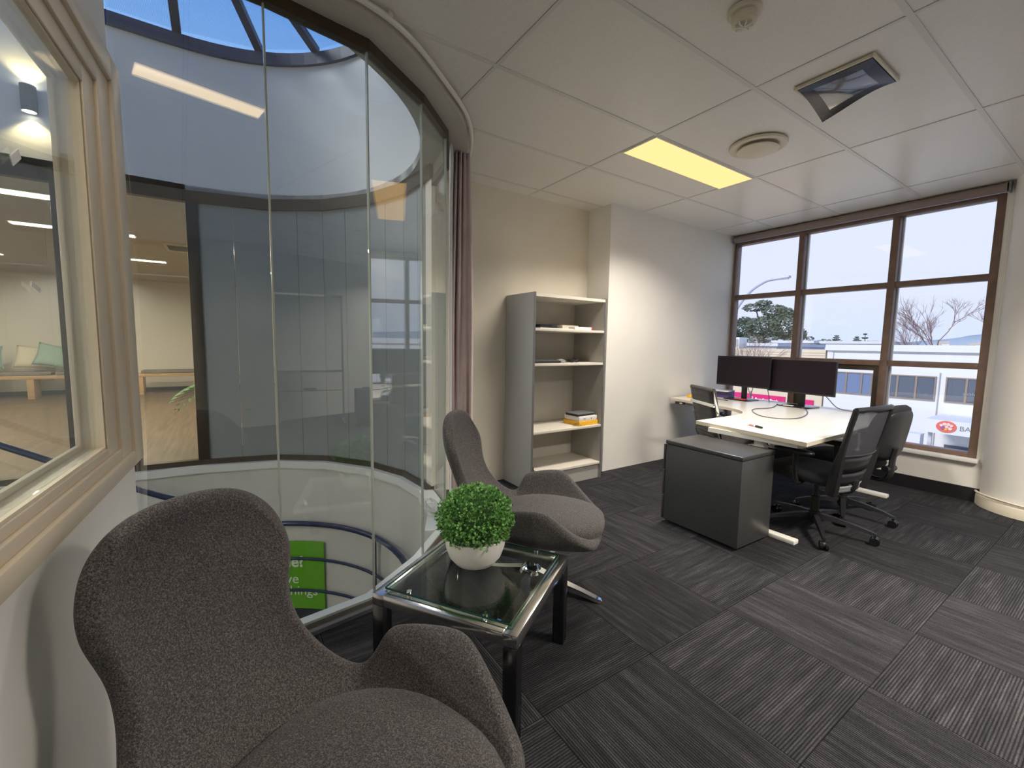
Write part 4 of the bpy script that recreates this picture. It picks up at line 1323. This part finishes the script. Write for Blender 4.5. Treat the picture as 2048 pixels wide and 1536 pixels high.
# wall sconce on the drum
SC = thing('wall_sconce', 'charcoal up and down wall light on the white drum wall', 'wall light', (-1.248,5.205,3.06))
m = MB(); m.lathe([(.043,0),(.048,0),(.048,.20),(.043,.20),(.043,.197),(0,.197),(0,.003),(.043,.003)], 28); m.build('body', M['sconce'], SC)
MB().box(-.02,.02,.045,.054,.06,.14).build('wall_plate', M['sconce'], SC)
for zz, up_ in ((.0015,-1),(.1985,1)):
    MB().lathe([(0,0),(.038,0),(.038,.003),(0,.003)], 24, (0,0,zz-.0015)).build('lens', M['bulb'], SC)
    spl = bpy.data.lights.new('sconce_beam', 'SPOT'); spl.energy = 6; spl.spot_size = math.radians(110); spl.spot_blend = .5; spl.color = (1,.78,.36); spl.shadow_soft_size = .02
    so_ = bpy.data.objects.new('sconce_beam', spl); COL.objects.link(so_); so_.parent = SC; so_.location = (0,0,zz+up_*.012)
    so_.rotation_euler = (0 if up_ < 0 else PI, 0, 0)

# ---- stair handrail in the well
HR = thing('stair_handrail', 'navy tubular handrail with two lower rails curving round the stairwell', 'handrail', (-.27,3.6,-1.62))
def rail_path(dz, flat=False):
    P = [(-3.3,5.0,1.5),(-1.517,5.0,.40),(-.717,5.0,-.10),(-.27,4.995,-.345),(.08,4.99,-.55)]
    P = smooth_line(P, 6)
    for k in range(0, 25):
        a = math.radians(66-k*6)
        P.append((-.27+1.5*math.cos(a), 3.6+1.5*math.sin(a), -.65))
    return [(p[0]+.27, p[1]-3.6, p[2]+1.62-dz) for p in P]
m = MB(); m.tube(rail_path(0), .027, 12); m.build('top_rail', M['navy'], HR)
for dz in (.385,.735):
    m = MB(); m.tube(rail_path(dz), .015, 10); m.build('guard_rail', M['navy'], HR)
for a in (20,-30,-75):
    x, y = 1.5*math.cos(math.radians(a)), 1.5*math.sin(math.radians(a))
    m = MB(); m.cyl((x,y,0),(x,y,.97),.020,seg=10); m.build('post', M['navy'], HR)
for x, zt in ((-1.18,.19),(-2.4,.94)):
    m = MB(); m.cyl((x+.27,1.4,0),(x+.27,1.4,zt+1.62),.035,seg=10); m.build('post', M['navy'], HR)

# ---- green poster on the well wall
PR_ = 1.545
def on_arc(s_, off=0.0):
    """arc length s_ (clockwise from the poster's hidden edge) -> point at the curved wall"""
    an = math.radians(82)-s_/PR_
    return ((PR_-off)*math.cos(an), (PR_-off)*math.sin(an))
PW = math.radians(82-47)*PR_
PO = thing('green_poster', 'tall green poster with white lettering on the stairwell wall', 'poster', (-.27,3.6,-1.615))
m = MB()
for k in range(12):
    a0, a1 = on_arc(PW*k/12), on_arc(PW*(k+1)/12)
    b0, b1 = on_arc(PW*k/12,.006), on_arc(PW*(k+1)/12,.006)
    m.prism([a0,a1,b1,b0], 0, .755)
m.build('board', M['green'], PO, weld=True, ang=30)
def put(txt, xr, zb, size, bold=0):
    o = text_mesh('lettering', txt, size, M['posterw'], PO, Matrix.Identity(4), .0006, bold, 'RIGHT')
    for v in o.data.vertices:
        q = on_arc(xr+v.co.x, .0075+v.co.z)
        v.co = (q[0], q[1], zb+v.co.y)
put('me?', PW-.225, .47, .17, .004)
put('have', PW-.285, .285, .15)
put('things', PW-.08, .155, .15)

# ---- mobile whiteboard and case behind the viewer (mirrored in the glass)
a_, b_ = Vector((1.93,-2.72,0)), Vector((2.75,-2.35,0))
ang_ = math.atan2(b_.y-a_.y, b_.x-a_.x); Lw = (b_-a_).length
WBd = thing('mobile_whiteboard', 'white mobile whiteboard on a wheeled steel frame by the rear wall', 'whiteboard', (a_.x,a_.y,0), ang_)
MB().box(.02,Lw-.02,-.008,.008,.83,1.90).build('board', M['boardface'], WBd, smooth=False)
m = MB(); m.box(0,.025,-.014,.014,0.06,1.93); m.box(Lw-.025,Lw,-.014,.014,0.06,1.93); m.box(.025,Lw-.025,-.014,.014,1.90,1.93); m.box(.025,Lw-.025,-.014,.014,.80,.83); m.build('frame', M['chromew'], WBd)
m = MB(); m.box(.025,Lw-.025,.014,.09,.53,.545); m.build('pen_tray', M['chromew'], WBd)
MB().box(.35,.52,.03,.07,.545,.575).build('eraser', M['black'], WBd)
for x in (.0125,Lw-.0125):
    f_ = MB().box(x-.0125,x+.0125,-.24,.24,.045,.065).build('foot', M['chromew'], WBd)
    for y in (-.22,.22):
        m = MB(); m.cyl((x-.01,y,.0225),(x+.01,y,.0225),.0225,seg=14); m.build('wheel', M['black'], f_)
SCs = thing('suitcase', 'black upright wheeled case standing beside the mobile whiteboard', 'suitcase', (2.95,-2.05,0), ang_)
MB().box(-.17,.17,-.11,.11,.03,.56).build('shell', M['blackfab'], SCs, bevel=.02)
m = MB(); m.box(-.06,.06,-.015,.015,.56,.585); m.build('handle', M['black'], SCs, bevel=.005)
for x in (-.13,.13):
    m = MB(); m.cyl((x-.015,-.06,.02),(x+.015,-.06,.02),.02,seg=12); m.cyl((x-.015,.06,.02),(x+.015,.06,.02),.02,seg=12); m.build('wheel_pair', M['black'], SCs)
# ================================================================== ROOM BEYOND THE WELL
def strip_light(x0, x1, y, wdt, label, e):
    t = thing('strip_light', label, 'ceiling light', ((x0+x1)/2, y, 2.60), 0, 'linear lights in the timber floored room')
    a = (x1-x0)/2
    MB().box(-a-.02,a+.02,-wdt/2-.02,wdt/2+.02,-.012,-.0008).build('housing', M['whitemetal'], t, smooth=False)
    MB().box(-a,a,-wdt/2,wdt/2,-.018,-.012).build('diffuser', M['striplamp'], t, smooth=False)
    al = bpy.data.lights.new('strip_glow', 'AREA'); al.shape = 'RECTANGLE'; al.size = 2*a; al.size_y = wdt; al.energy = e*.68; al.color = (1,.88,.68); al.spread = math.radians(175)
    lo = bpy.data.objects.new('strip_glow', al); COL.objects.link(lo); lo.parent = t; lo.location = (0,0,-.024)
strip_light(-2.5,-1.22,6.02,.16,'wide warm strip light just inside the clear atrium windows', 26)
strip_light(-2.05,-.95,7.58,.14,'warm strip light beside the ceiling cassette of the timber floored room', 30)
strip_light(-1.9,-.83,9.80,.14,'warm strip light before the short oak bench', 45)
strip_light(.2,1.4,7.6,.14,'added strip light hidden behind the grey film panels', 40)  # never visible; added to help light the timber floored room
strip_light(-4.6,-3.4,7.6,.14,'warm strip light between the clear windows and the pillow bench', 45)
strip_light(-4.2,-3.0,10.6,.14,'warm strip light above the bench with pillows', 45)
AC = thing('ceiling_cassette', 'square air conditioning cassette in the timber floored room ceiling', 'air conditioner', (-.35,8.15,2.60))
MB().box(-.34,.34,-.34,.34,-.02,-.0008).build('panel', M['cream'], AC, bevel=.004)
for k in range(6):
    MB().box(-.30,.30,-.22+k*.07,-.18+k*.07,-.026,-.02).build('louvre', M['greyplast'], AC, smooth=False)

def bench(label, x0, x1, legs, y=12.65):
    t = thing('bench', label, 'bench', ((x0+x1)/2, y, 0), 0, 'oak benches along the cream wall')
    a = (x1-x0)/2
    MB().box(-a,a,-.2,.2,.40,.47).build('bench_seat', M['wood'], t, bevel=.006)
    for x in legs:
        MB().box(x-(x0+x1)/2-.05,x-(x0+x1)/2+.05,-.19,.19,0,.40).build('leg', M['wood'], t, bevel=.004)
    return t
bench('short oak bench with a grey pad against the cream wall beyond the timber floor', -1.78,-.40,(-1.62,-.62))
bench('long oak bench carrying pillows against the cream wall beyond the timber floor', -5.2,-2.0,(-5.0,-3.3,-2.2))
def bench_pad(label, x0, x1):
    t = tag(MB().box(-(x1-x0)/2,(x1-x0)/2,-.17,.17,0,.075).build('bench_cushion', M['greyfab'], None, ((x0+x1)/2,12.65,.4703), bevel=.025, seg=4), label, 'cushion', 'flat seat pads on the oak benches')
bench_pad('flat grey seat pad on the short oak bench', -1.60,-.55)
bench_pad('flat grey seat pad at the end of the long bench', -2.95,-2.05)
bench_pad('flat grey seat pad beneath the pillows on the long bench', -4.6,-3.0)
def pillow(label, x, rz, tilt, mt, s=.46, y=12.60):
    t = thing('pillow', label, 'pillow', (x,y,.548+s*.5*abs(math.sin(math.radians(tilt)))+.03), rz, 'pillows on the long oak bench')
    N = 12
    def pt(i, j, sg):
        u, v = -1+2*i/N, -1+2*j/N
        k = (1-u**4)*(1-v**4)
        pin = 1-.10*(1-u*u)*(abs(v)**3)-.0
        pin2 = 1-.10*(1-v*v)*(abs(u)**3)
        return (s/2*u*pin2, sg*.075*k**.6, s/2+s/2*v*pin)
    m = MB()
    m.grid([[pt(i,j,1) for j in range(N+1)] for i in range(N+1)]); m.grid([[pt(i,j,-1) for j in range(N+1)] for i in range(N+1)])
    o = m.build('pillow_body', mt, t, weld=True, ang=180)
    o.rotation_euler = (math.radians(-22), math.radians(tilt), 0)
    m = MB(); e = s/2*.995
    m.tube([pt(i,0,0) for i in range(N)]+[pt(N,j,0) for j in range(N)]+[pt(N-i,N,0) for i in range(N)]+[pt(0,N-j,0) for j in range(N)], .007, 5, closed=True)
    p = m.build('piping', mt, o)
pillow('sage green pillow tilted against the cream one', -3.02, .1, 14, M['mint'], .50, 12.47)
pillow('cream pillow behind the tilted sage green pillow', -3.33, -.05, 5, M['creamfab'], .50, 12.60)
pillow('sage green pillow on the other side of the cream pillow', -3.92, .05, -4, M['mint'], .48, 12.60)

def palm(label, x, y, nf, zc, ln):
    t = thing('potted_palm', label, 'plant', (x,y,0))
    MB().lathe([(0,0),(.10,0),(.14,.16),(.15,.26),(.14,.26),(.13,.24),(0,.24)], 24).build('pot', M['cream'], t)
    m = MB(); m.cyl((0,0,.24),(0,0,zc),.02,.012,8); m.build('stem', M['wood'], t)
    for k in range(nf):
        a = 2*PI*k/nf+.15
        d = Vector((math.cos(a), math.sin(a), 0)); s_ = Vector((-d.y, d.x, 0))
        m = MB()
        P = [Vector((0,0,zc))+d*(ln*q)+Vector((0,0,ln*(.42*q-.72*q*q))) for q in [i/14 for i in range(15)]]
        m.tube(P, [.006*(1-i/16) for i in range(15)], 4)
        for i in range(2, 15):
            for e in (-1,1):
                L = ln*.36*math.sin(PI*min(1,.18+i/15*.82))
                b0 = P[i]; tip = b0+s_*e*L*.8+d*L*.55-Vector((0,0,L*.35)); wv_ = d*.014
                m.add([b0-wv_, b0+wv_, (b0+tip)/2+wv_+Vector((0,0,.012)), tip, (b0+tip)/2-wv_+Vector((0,0,.012))], [(0,1,2,4),(4,2,3)])
        m.build('frond', M['frond'], t, recalc=False)
palm('potted palm reaching past the bronze post of the clear atrium windows', .22,5.92,7,.78,.78)
palm('potted palm standing behind the wider clear pane of the atrium windows', -2.62,6.1,7,.75,.55)

# unseen lamps added to brighten the stair void, beyond the inner window's view
def void_fill(x, y, z, e, label):
    t = thing('fill_downlight', label, 'ceiling light', (x,y,z), 0, 'added fill lights under the stairwell soffit')
    MB().lathe([(.075,-.0008),(.11,-.0008),(.11,-.010),(.078,-.012)], 28).build('trim_ring', M['whitemetal'], t)
    MB().lathe([(0,-.0008),(.076,-.0008),(.076,-.006),(0,-.006)], 28).build('lens', M['striplamp'], t)
    al = bpy.data.lights.new('fill_glow', 'AREA'); al.shape = 'DISK'; al.size = .15; al.energy = e; al.color = (1,.93,.82); al.spread = math.radians(150)
    lo = bpy.data.objects.new('fill_glow', al); COL.objects.link(lo); lo.parent = t; lo.location = (0,0,-.014)
void_fill(-3.1,1.4,2.66,36,'added fill light under the stairwell soffit facing the inner window')
void_fill(-2.8,-.9,2.66,36,'added fill light under the stairwell soffit by the outer void wall')

# ================================================================== OUTSIDE
EX = {}
EX['road'] = mat('pale_ground', (.42,.42,.41), .9, noise=(2,.15))  # paler than a road, to bounce daylight up onto the ceiling
EX['white'] = mat('white_render', (.78,.765,.76), .7)
EX['white2'] = mat('pale_render', (.70,.70,.74), .7)
EX['cream'] = mat('cream_cladding', (.74,.62,.44), .7)
EX['beige'] = mat('beige_render', (.62,.52,.42), .8)
EX['blue'] = mat('blue_grey_roof', (.46,.49,.60), .6)
EX['tan'] = mat('tan_render', (.62,.47,.36), .8)
EX['pane'] = mat('office_glass', (.10,.115,.15), .08, spec=.7)
EX['panel'] = mat('blue_office_glass', (.17,.22,.36), .1, spec=.7)
EX['winframe'] = mat('brown_window_frame', (.30,.22,.17), .6)
EX['pink'] = mat('magenta_sign', (.72,.012,.16), .45)
EX['signw'] = mat('sign_white', (.9,.9,.9), .5)
EX['line'] = mat('shadow_groove', (.40,.38,.38), .9)
EX['lamp'] = mat('galvanised_pole', (.58,.58,.66), .5, metal=.1)
EX['leaf1'] = mat('eucalypt_foliage', (.125,.155,.095), .8, noise=(.6,.4))
EX['leaf2'] = mat('conifer_foliage', (.045,.085,.045), .8, noise=(1,.4))
EX['bark'] = mat('grey_bark', (.20,.16,.14), .9)
EX['twig'] = mat('reddish_twig', (.32,.20,.18), .9)
EX['hill'] = mat('hazy_hill', (.42,.46,.49), .95, noise=(.02,.2))  # distance haze is mixed into the hill colour
EX['logo'] = mat('coral_emblem', (.80,.16,.11), .5)
EX['logo2'] = mat('emblem_pale', (.90,.62,.55), .5)
EX['logo3'] = mat('emblem_amber', (.85,.42,.06), .5)
EX['logo4'] = mat('emblem_violet', (.35,.12,.35), .5)
EX['grey'] = mat('sign_grey', (.22,.22,.23), .5)
SZ = -5.0
gr = tag(MB().box(5.9,420,-200,300,SZ-.2,SZ).build('ground', EX['road'], smooth=False), kind='structure')

# white office building over the road
FX = 26.0
OB = thing('office_building', 'white two storey office building with brown framed window bands', 'building', (FX,0,SZ))
MB().box(0,12,-25,9.58,0,1.20-SZ).build('wall', EX['white'], OB, smooth=False)
MB().box(-.12,12,-25,9.64,1.20-SZ,1.50-SZ).build('coping', EX['white'], OB, smooth=False)
MB().box(-.02,0,-25,9.35,1.10-SZ,1.125-SZ).build('groove', EX['line'], OB, smooth=False)
MB().box(-.02,0,9.28,9.31,.20-SZ,1.10-SZ).build('groove', EX['line'], OB, smooth=False)
for y in (7.42,5.26,3.0,.75):
    MB().box(-.03,0,y-.02,y+.02,-4.5-SZ,.30-SZ).build('groove', EX['line'], OB, smooth=False)
def office_window(y0, y1, muls, gl):
    f = MB()
    z0, z1 = -.96-SZ, .13-SZ
    f.box(-.05,.02,y0,y1,z1-.05,z1); f.box(-.05,.02,y0,y1,z0,z0+.05); f.box(-.05,.02,y0,y0+.05,z0+.05,z1-.05); f.box(-.05,.02,y1-.05,y1,z0+.05,z1-.05)
    for y in muls: f.box(-.05,.02,y-.035,y+.035,z0+.05,z1-.05)
    fo_ = f.build('window', EX['winframe'], OB, smooth=False)
    ys = [y0+.05]+[v for y in sorted(muls) for v in (y-.035,y+.035)]+[y1-.05]
    for k in range(0, len(ys), 2):
        MB().box(-.02,-.01,ys[k],ys[k+1],z0+.05,z1-.05).build('pane', EX[gl], fo_, smooth=False)
office_window(7.62,9.30,(8.03,8.66),'panel')
office_window(5.36,7.14,(6.02,6.67),'pane')
office_window(3.10,5.06,(3.76,4.42),'pane')
office_window(.9,2.85,(1.55,2.2),'pane')
text_mesh('window_lettering', 'Services', .20, EX['line'], OB, Matrix(((0,0,-1,-.025),(1,0,0,3.85),(0,1,0,-.60-SZ),(0,0,0,1))), .001)
# awning with emblem and letters
AX = 23.6; k_ = AX/FX
AW = thing('shop_awning', 'white shop awning with a coral round emblem across the road', 'awning', (AX,0,SZ))
zA0, zA1 = 1.26+(-2.36-1.26)*k_, 1.26+(-1.76-1.26)*k_
MB().box(0,FX-AX-.05,-15,5.60*k_,zA0-SZ,zA1-SZ).build('fascia', EX['white'], AW, smooth=False)
for y in (4.9,2.4,-.5):
    MB().box(.3,.42,y,y+.12,0,zA0-SZ).build('awning_post', EX['white2'], AW, smooth=False)
ly, lz = 4.90*k_, 1.26+(-2.03-1.26)*k_
def disc(r, y, z, name, mt, x, ry=1.0):
    n_ = 36
    MB().prism([(r*ry*math.cos(2*PI*i/n_), r*math.sin(2*PI*i/n_)) for i in range(n_)], 0, .02).build(name, mt, AW, smooth=False).matrix_basis = Matrix(((0,0,-1,x),(-1,0,0,y),(0,1,0,z),(0,0,0,1)))
disc(.23, ly, lz-SZ, 'emblem', EX['logo'], -.001, 1.28)
random.seed(4)
for dy, dz_, r_, mt_ in ((.14,.05,.05,'logo2'),(.05,.10,.06,'logo2'),(-.06,.10,.055,'logo2'),(-.15,.06,.05,'logo2'),(-.02,.0,.05,'logo2'),(.10,-.05,.06,'logo4'),(0,-.10,.05,'logo3'),(-.12,-.06,.06,'logo2')):
    disc(r_, ly+dy, lz+dz_-SZ, 'emblem_spot', EX[mt_], -.022)
text_mesh('lettering', 'BAY', .26, EX['grey'], AW, Matrix(((0,0,-1,-.004),(-1,0,0,4.50*k_),(0,1,0,lz-.10-SZ),(0,0,0,1))), .002)
for k in range(6):
    MB().box(-.05,-.02,4.9-k*2.2-2.0,4.9-k*2.2,.3,2.2).build('shop_pane', EX['pane'], OB, smooth=False)
SG = thing('sign_box', 'white projecting sign box on the awning edge across the road', 'sign', (AX-.8,5.30,SZ))
MB().box(0,.5,-.30,.30,1.75,2.95).build('box', EX['white'], SG, smooth=False)
MB().box(-.01,0,-.22,.22,2.45,2.6).build('printed_line', EX['logo2'], SG, smooth=False)
MB().box(.15,.35,-.15,.15,0,1.75).build('post', EX['white2'], SG, smooth=False)

# cream building with the magenta bank sign
CB = thing('bank_building', 'cream clad low building with a magenta sign band', 'building', (FX,0,SZ))
MB().box(0,10,9.66,40,0,1.22-SZ).build('wall', EX['cream'], CB, smooth=False)
for z in (1.05,.92):
    MB().box(-.02,0,9.66,40,z-.015-SZ,z+.015-SZ).build('groove', EX['beige'], CB, smooth=False)
MB().box(-.06,0,11.42,30,-2.35-SZ,-1.45-SZ).build('sign_band', EX['pink'], CB, smooth=False)
MB().box(-.06,0,10.02,10.50,-2.35-SZ,-1.48-SZ).build('sign_band', EX['pink'], CB, smooth=False)
text_mesh('lettering', 'Bendigo Bank', .235, EX['signw'], CB, Matrix(((0,0,-1,-.065),(-1,0,0,13.05),(0,1,0,-1.82-SZ),(0,0,0,1))), .002, .006)
text_mesh('lettering', 'B', .34, EX['signw'], CB, Matrix(((0,0,-1,-.065),(-1,0,0,13.32),(0,1,0,-1.84-SZ),(0,0,0,1))), .002, .0)
def simple_building(name, label, x0, x1, y0, y1, z1, mt, caps=()):
    t = thing(name, label, 'building', (x0,(y0+y1)/2,SZ))
    h = (y1-y0)/2
    MB().box(0,x1-x0,-h,h,0,z1-.25-SZ).build('wall', mt, t, smooth=False)
    MB().box(-.15,x1-x0+.15,-h-.15,h+.15,z1-.25-SZ,z1-SZ).build('parapet', caps or mt, t, smooth=False)
simple_building('roof_block', 'long blue grey roofed building behind the bank building', 37,46,17.2,40,1.66,EX['blue'],EX['white2'])
simple_building('beige_block', 'beige flat roofed block behind the bank building', 47,56,18.6,22.2,2.05,EX['beige'],EX['white2'])
simple_building('white_block', 'low pale block beside the palm like trees', 48,56,13.5,18.3,2.02,EX['white2'],EX['white'])
simple_building('tan_block', 'tan block showing above the white office roof', 58,66,8.2,14.2,1.72,EX['tan'])
t = thing('green_glass_block', 'small office block with green glass beyond the white roof', 'building', (50,6.6,SZ))
MB().box(0,8,-1.4,1.4,0,2.3-SZ).build('wall', EX['tan'], t, smooth=False)
MB().box(-.04,0,-.6,.7,1.5-SZ,2.1-SZ).build('window', mat('teal_glass',(.05,.18,.20),.1), t, smooth=False)
t = thing('roof_unit', 'white plant box on the bank building roof', 'roof unit', (30,16.5,1.22))
MB().box(-.5,.5,-.35,.35,0,.75).build('cabinet', EX['white'], t, smooth=False)
MB().box(-.52,-.5,-.28,.28,.1,.62).build('grille', EX['line'], t, smooth=False)

# street lamp
SLp = thing('street_lamp', 'grey street lamp with a curved arm beyond the window', 'street lamp', (14,7.86,SZ))
m = MB(); m.cyl((0,0,0),(0,0,7.3),.07,.05,12); m.build('pole', EX['lamp'], SLp)
m = MB(); m.tube(smooth_line([(0,0,7.2),(0,-.06,7.55),(0,-.45,8.05),(0,-.85,8.30),(0,-1.08,8.36)],6), .05, 8); m.build('arm', EX['lamp'], SLp)
hd = MB().obox((0,-1.32,8.365),(.16,.55,.07),0,0,math.radians(-3)).build('lamp_head', EX['lamp'], SLp, bevel=.02)
MB().obox((0,-1.40,8.325),(.11,.30,.015)).build('lens', EX['white2'], hd, smooth=False)

# trees
def leafy_tree(name, label, x, y, blobs, mt, nleaf, size, trunk, cat='tree'):
    t = thing(name, label, cat, (x,y,SZ))
    m = MB()
    for (bx_, by_, bz_, rx, ry, rz_) in blobs:
        for k in range(int(nleaf*rx*rz_)):
            z = random.uniform(-1,1); a = random.uniform(0,2*PI); rr = math.sqrt(1-z*z); s_ = random.uniform(.55,1.0)**.5
            c = Vector((bx_+rx*rr*math.cos(a)*s_, by_+ry*rr*math.sin(a)*s_, bz_+rz_*z*s_))
            u = Vector((random.gauss(0,1),random.gauss(0,1),random.gauss(0,1))).normalized(); v = u.orthogonal().normalized()
            q = size*random.uniform(.6,1.3)
            m.add([c-u*q,c+v*q*.5,c+u*q,c-v*q*.5], [(0,1,2,3)])
    o = m.build('foliage', mt, t, smooth=False, recalc=False); o['kind'] = 'stuff'
    m = MB()
    for (p, q, r0, r1) in trunk: m.cyl(p, q, r0, r1, 8)
    m.build('trunk', EX['bark'], t)
random.seed(21)
leafy_tree('eucalypt_tree', 'tall spreading eucalypt above the roofs beyond the street lamp', 60,29.5,
   [(0,.3,9.0,2.5,2.0,1.5),(0,3.0,8.9,2.0,1.4,1.3),(.3,-2.3,9.2,2.3,1.9,1.7),(0,1.6,11.7,1.4,1.5,.55),(0,.4,12.2,1.1,1.0,.42),(0,-1.0,11.1,1.6,1.5,.8),(0,-2.3,10.7,1.2,1.1,.8),(.2,2.9,10.0,.9,.9,.55),(0,-.2,7.2,2.6,3.6,1.1),(0,-4.0,8.0,1.2,1.0,.9),(0,4.0,7.9,1.0,.9,.9)],
   EX['leaf1'], 430, .21, [((0,0,0),(0,.2,8),.4,.22),((0,.2,8),(0,1.4,11.6),.18,.06),((0,.2,8),(0,-2,10.6),.18,.06),((0,.2,7),(0,3,9.2),.15,.06),((0,.2,7),(0,-3.6,8),.15,.06)])
leafy_tree('low_tree', 'low olive green trees massed behind the white roof parapet', 61,23.6, [(0,.6,6.6,1.0,1.2,.6),(0,-.9,6.8,1.0,1.3,.7),(0,-2.2,6.6,.9,1.1,.5)], EX['leaf1'], 420, .14, [((0,0,0),(0,0,6.4),.2,.1)])
def conifer(label, x, y, zt, hw, layers):
    t = thing('conifer', label, 'tree', (x,y,SZ), 0, 'spiky conifers on the skyline')
    m = MB(); m.cyl((0,0,0),(0,0,zt-SZ),.16,.03,7); m.build('trunk', EX['bark'], t)
    m = MB()
    for k in range(layers):
        f = k/layers; z = zt-SZ-.15-f*2.2
        for j in range(11):
            a = 2*PI*j/11+k*.3; L = hw*(.22+.78*f)*random.uniform(.75,1.1)
            d = Vector((math.cos(a), math.sin(a), 0))
            tip = d*L+Vector((0,0,z+L*.28))
            s_ = Vector((-d.y,d.x,0))*.06
            m.tube([Vector((0,0,z)), d*L*.6+Vector((0,0,z+L*.05)), tip], [.05,.09,.01], 4)
    m.build('branches', EX['leaf2'], t)
random.seed(2)
conifer('narrow spiky conifer beside the low olive trees', 64.5,22.9,3.05,1.3,9)
conifer('bushy spiky conifer between two others on the skyline', 67,21.6,2.95,1.2,9)
conifer('star shaped young pine standing alone on the skyline', 61,18.9,3.15,1.0,5)
leafy_tree('round_tree', 'tiny round headed tree on the skyline beside the conifers', 62,24.9,[(0,0,7.55,.45,.5,.28)], EX['leaf2'], 900, .10, [((0,0,0),(0,0,7.4),.1,.05)])

def bare_tree(name, label, x, y, z0, h, spread, depth, seed, r0, mt, nb=3):
    random.seed(seed)
    t = thing(name, label, 'tree', (x,y,z0))
    m = MB()
    def grow(p, d, L, r, k):
        q = p+d*L
        m.tube([p, p+d*L*.5+Vector((random.gauss(0,.03),random.gauss(0,.03),0))*L, q], [r, r*.8, r*.6], 4)
        if k == 0: return
        for j in range(nb+(1 if k > 2 else 0)):
            nd = (d+Vector((random.gauss(0,spread),random.gauss(0,spread),random.gauss(.12,spread*.5)))).normalized()
            grow(p+d*L*random.uniform(.55,1.0), nd, L*random.uniform(.55,.8), r*.58, k-1)
    m2 = MB(); m2.tube([(0,0,0),(0,0,h*.35)], [r0,r0*.85], 8); m2.build('trunk', mt, t)
    grow(Vector((0,0,h*.33)), Vector((0,0,1)), h*.24, r0*.8, depth)
    m.build('branches', mt, t)
bare_tree('bare_tree', 'leafless spreading tree behind the white roof', 44,9.2,SZ,12.4,.40,5,3,.085,EX['twig'])
bare_tree('bare_tree', 'leafless tree beside the green glass block', 49.5,6.9,SZ,11.8,.38,5,9,.075,EX['twig'])
bare_tree('bare_tree', 'small leafless tree behind the white roof, shorter than its neighbours', 48,11.6,SZ,9.5,.45,5,15,.06,EX['twig'])
bare_tree('street_tree', 'bare reddish street tree before the magenta sign', 19.5,10.0,SZ,7.6,.38,5,31,.05,EX['twig'])

# hill and town on the horizon
m = MB(); rows = []
random.seed(6)
hz = [(-140,5),(-60,7),(0,9.5),(40,11),(57,10.6),(66,8.6),(80,7.0),(100,5),(140,4),(220,3.5)]
pr = smooth_line(hz, 6)
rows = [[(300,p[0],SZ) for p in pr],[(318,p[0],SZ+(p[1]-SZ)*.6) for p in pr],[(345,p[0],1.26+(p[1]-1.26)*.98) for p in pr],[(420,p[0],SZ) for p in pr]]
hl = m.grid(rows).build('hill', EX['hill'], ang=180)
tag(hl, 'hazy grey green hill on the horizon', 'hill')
random.seed(12)
for k in range(26):
    y = 20+(k%13)*5.2; x = 262+(k//13)*16+random.uniform(-3,3); s_ = random.uniform(2.2,3.2)
    t = thing('distant_house', 'tiny pale house at the foot of the hazy hill', 'house', (x,y,SZ), random.uniform(0,.5), 'tiny houses at the foot of the hill')
    hh = 3.2-SZ+random.uniform(-1,1.6)
    MB().box(-s_*.5,s_*.5,-s_*.6,s_*.6,0,hh).build('wall', EX['white' if k % 3 else 'cream'], t, smooth=False)
    MB().add([(-s_*.55,-s_*.65,hh),(s_*.55,-s_*.65,hh),(s_*.55,s_*.65,hh),(-s_*.55,s_*.65,hh),(0,-s_*.6,hh+1),(0,s_*.6,hh+1)], [(0,1,4),(2,3,5),(0,4,5,3),(1,2,5,4),(3,2,1,0)]).build('roof', EX['tan'], t, smooth=False)
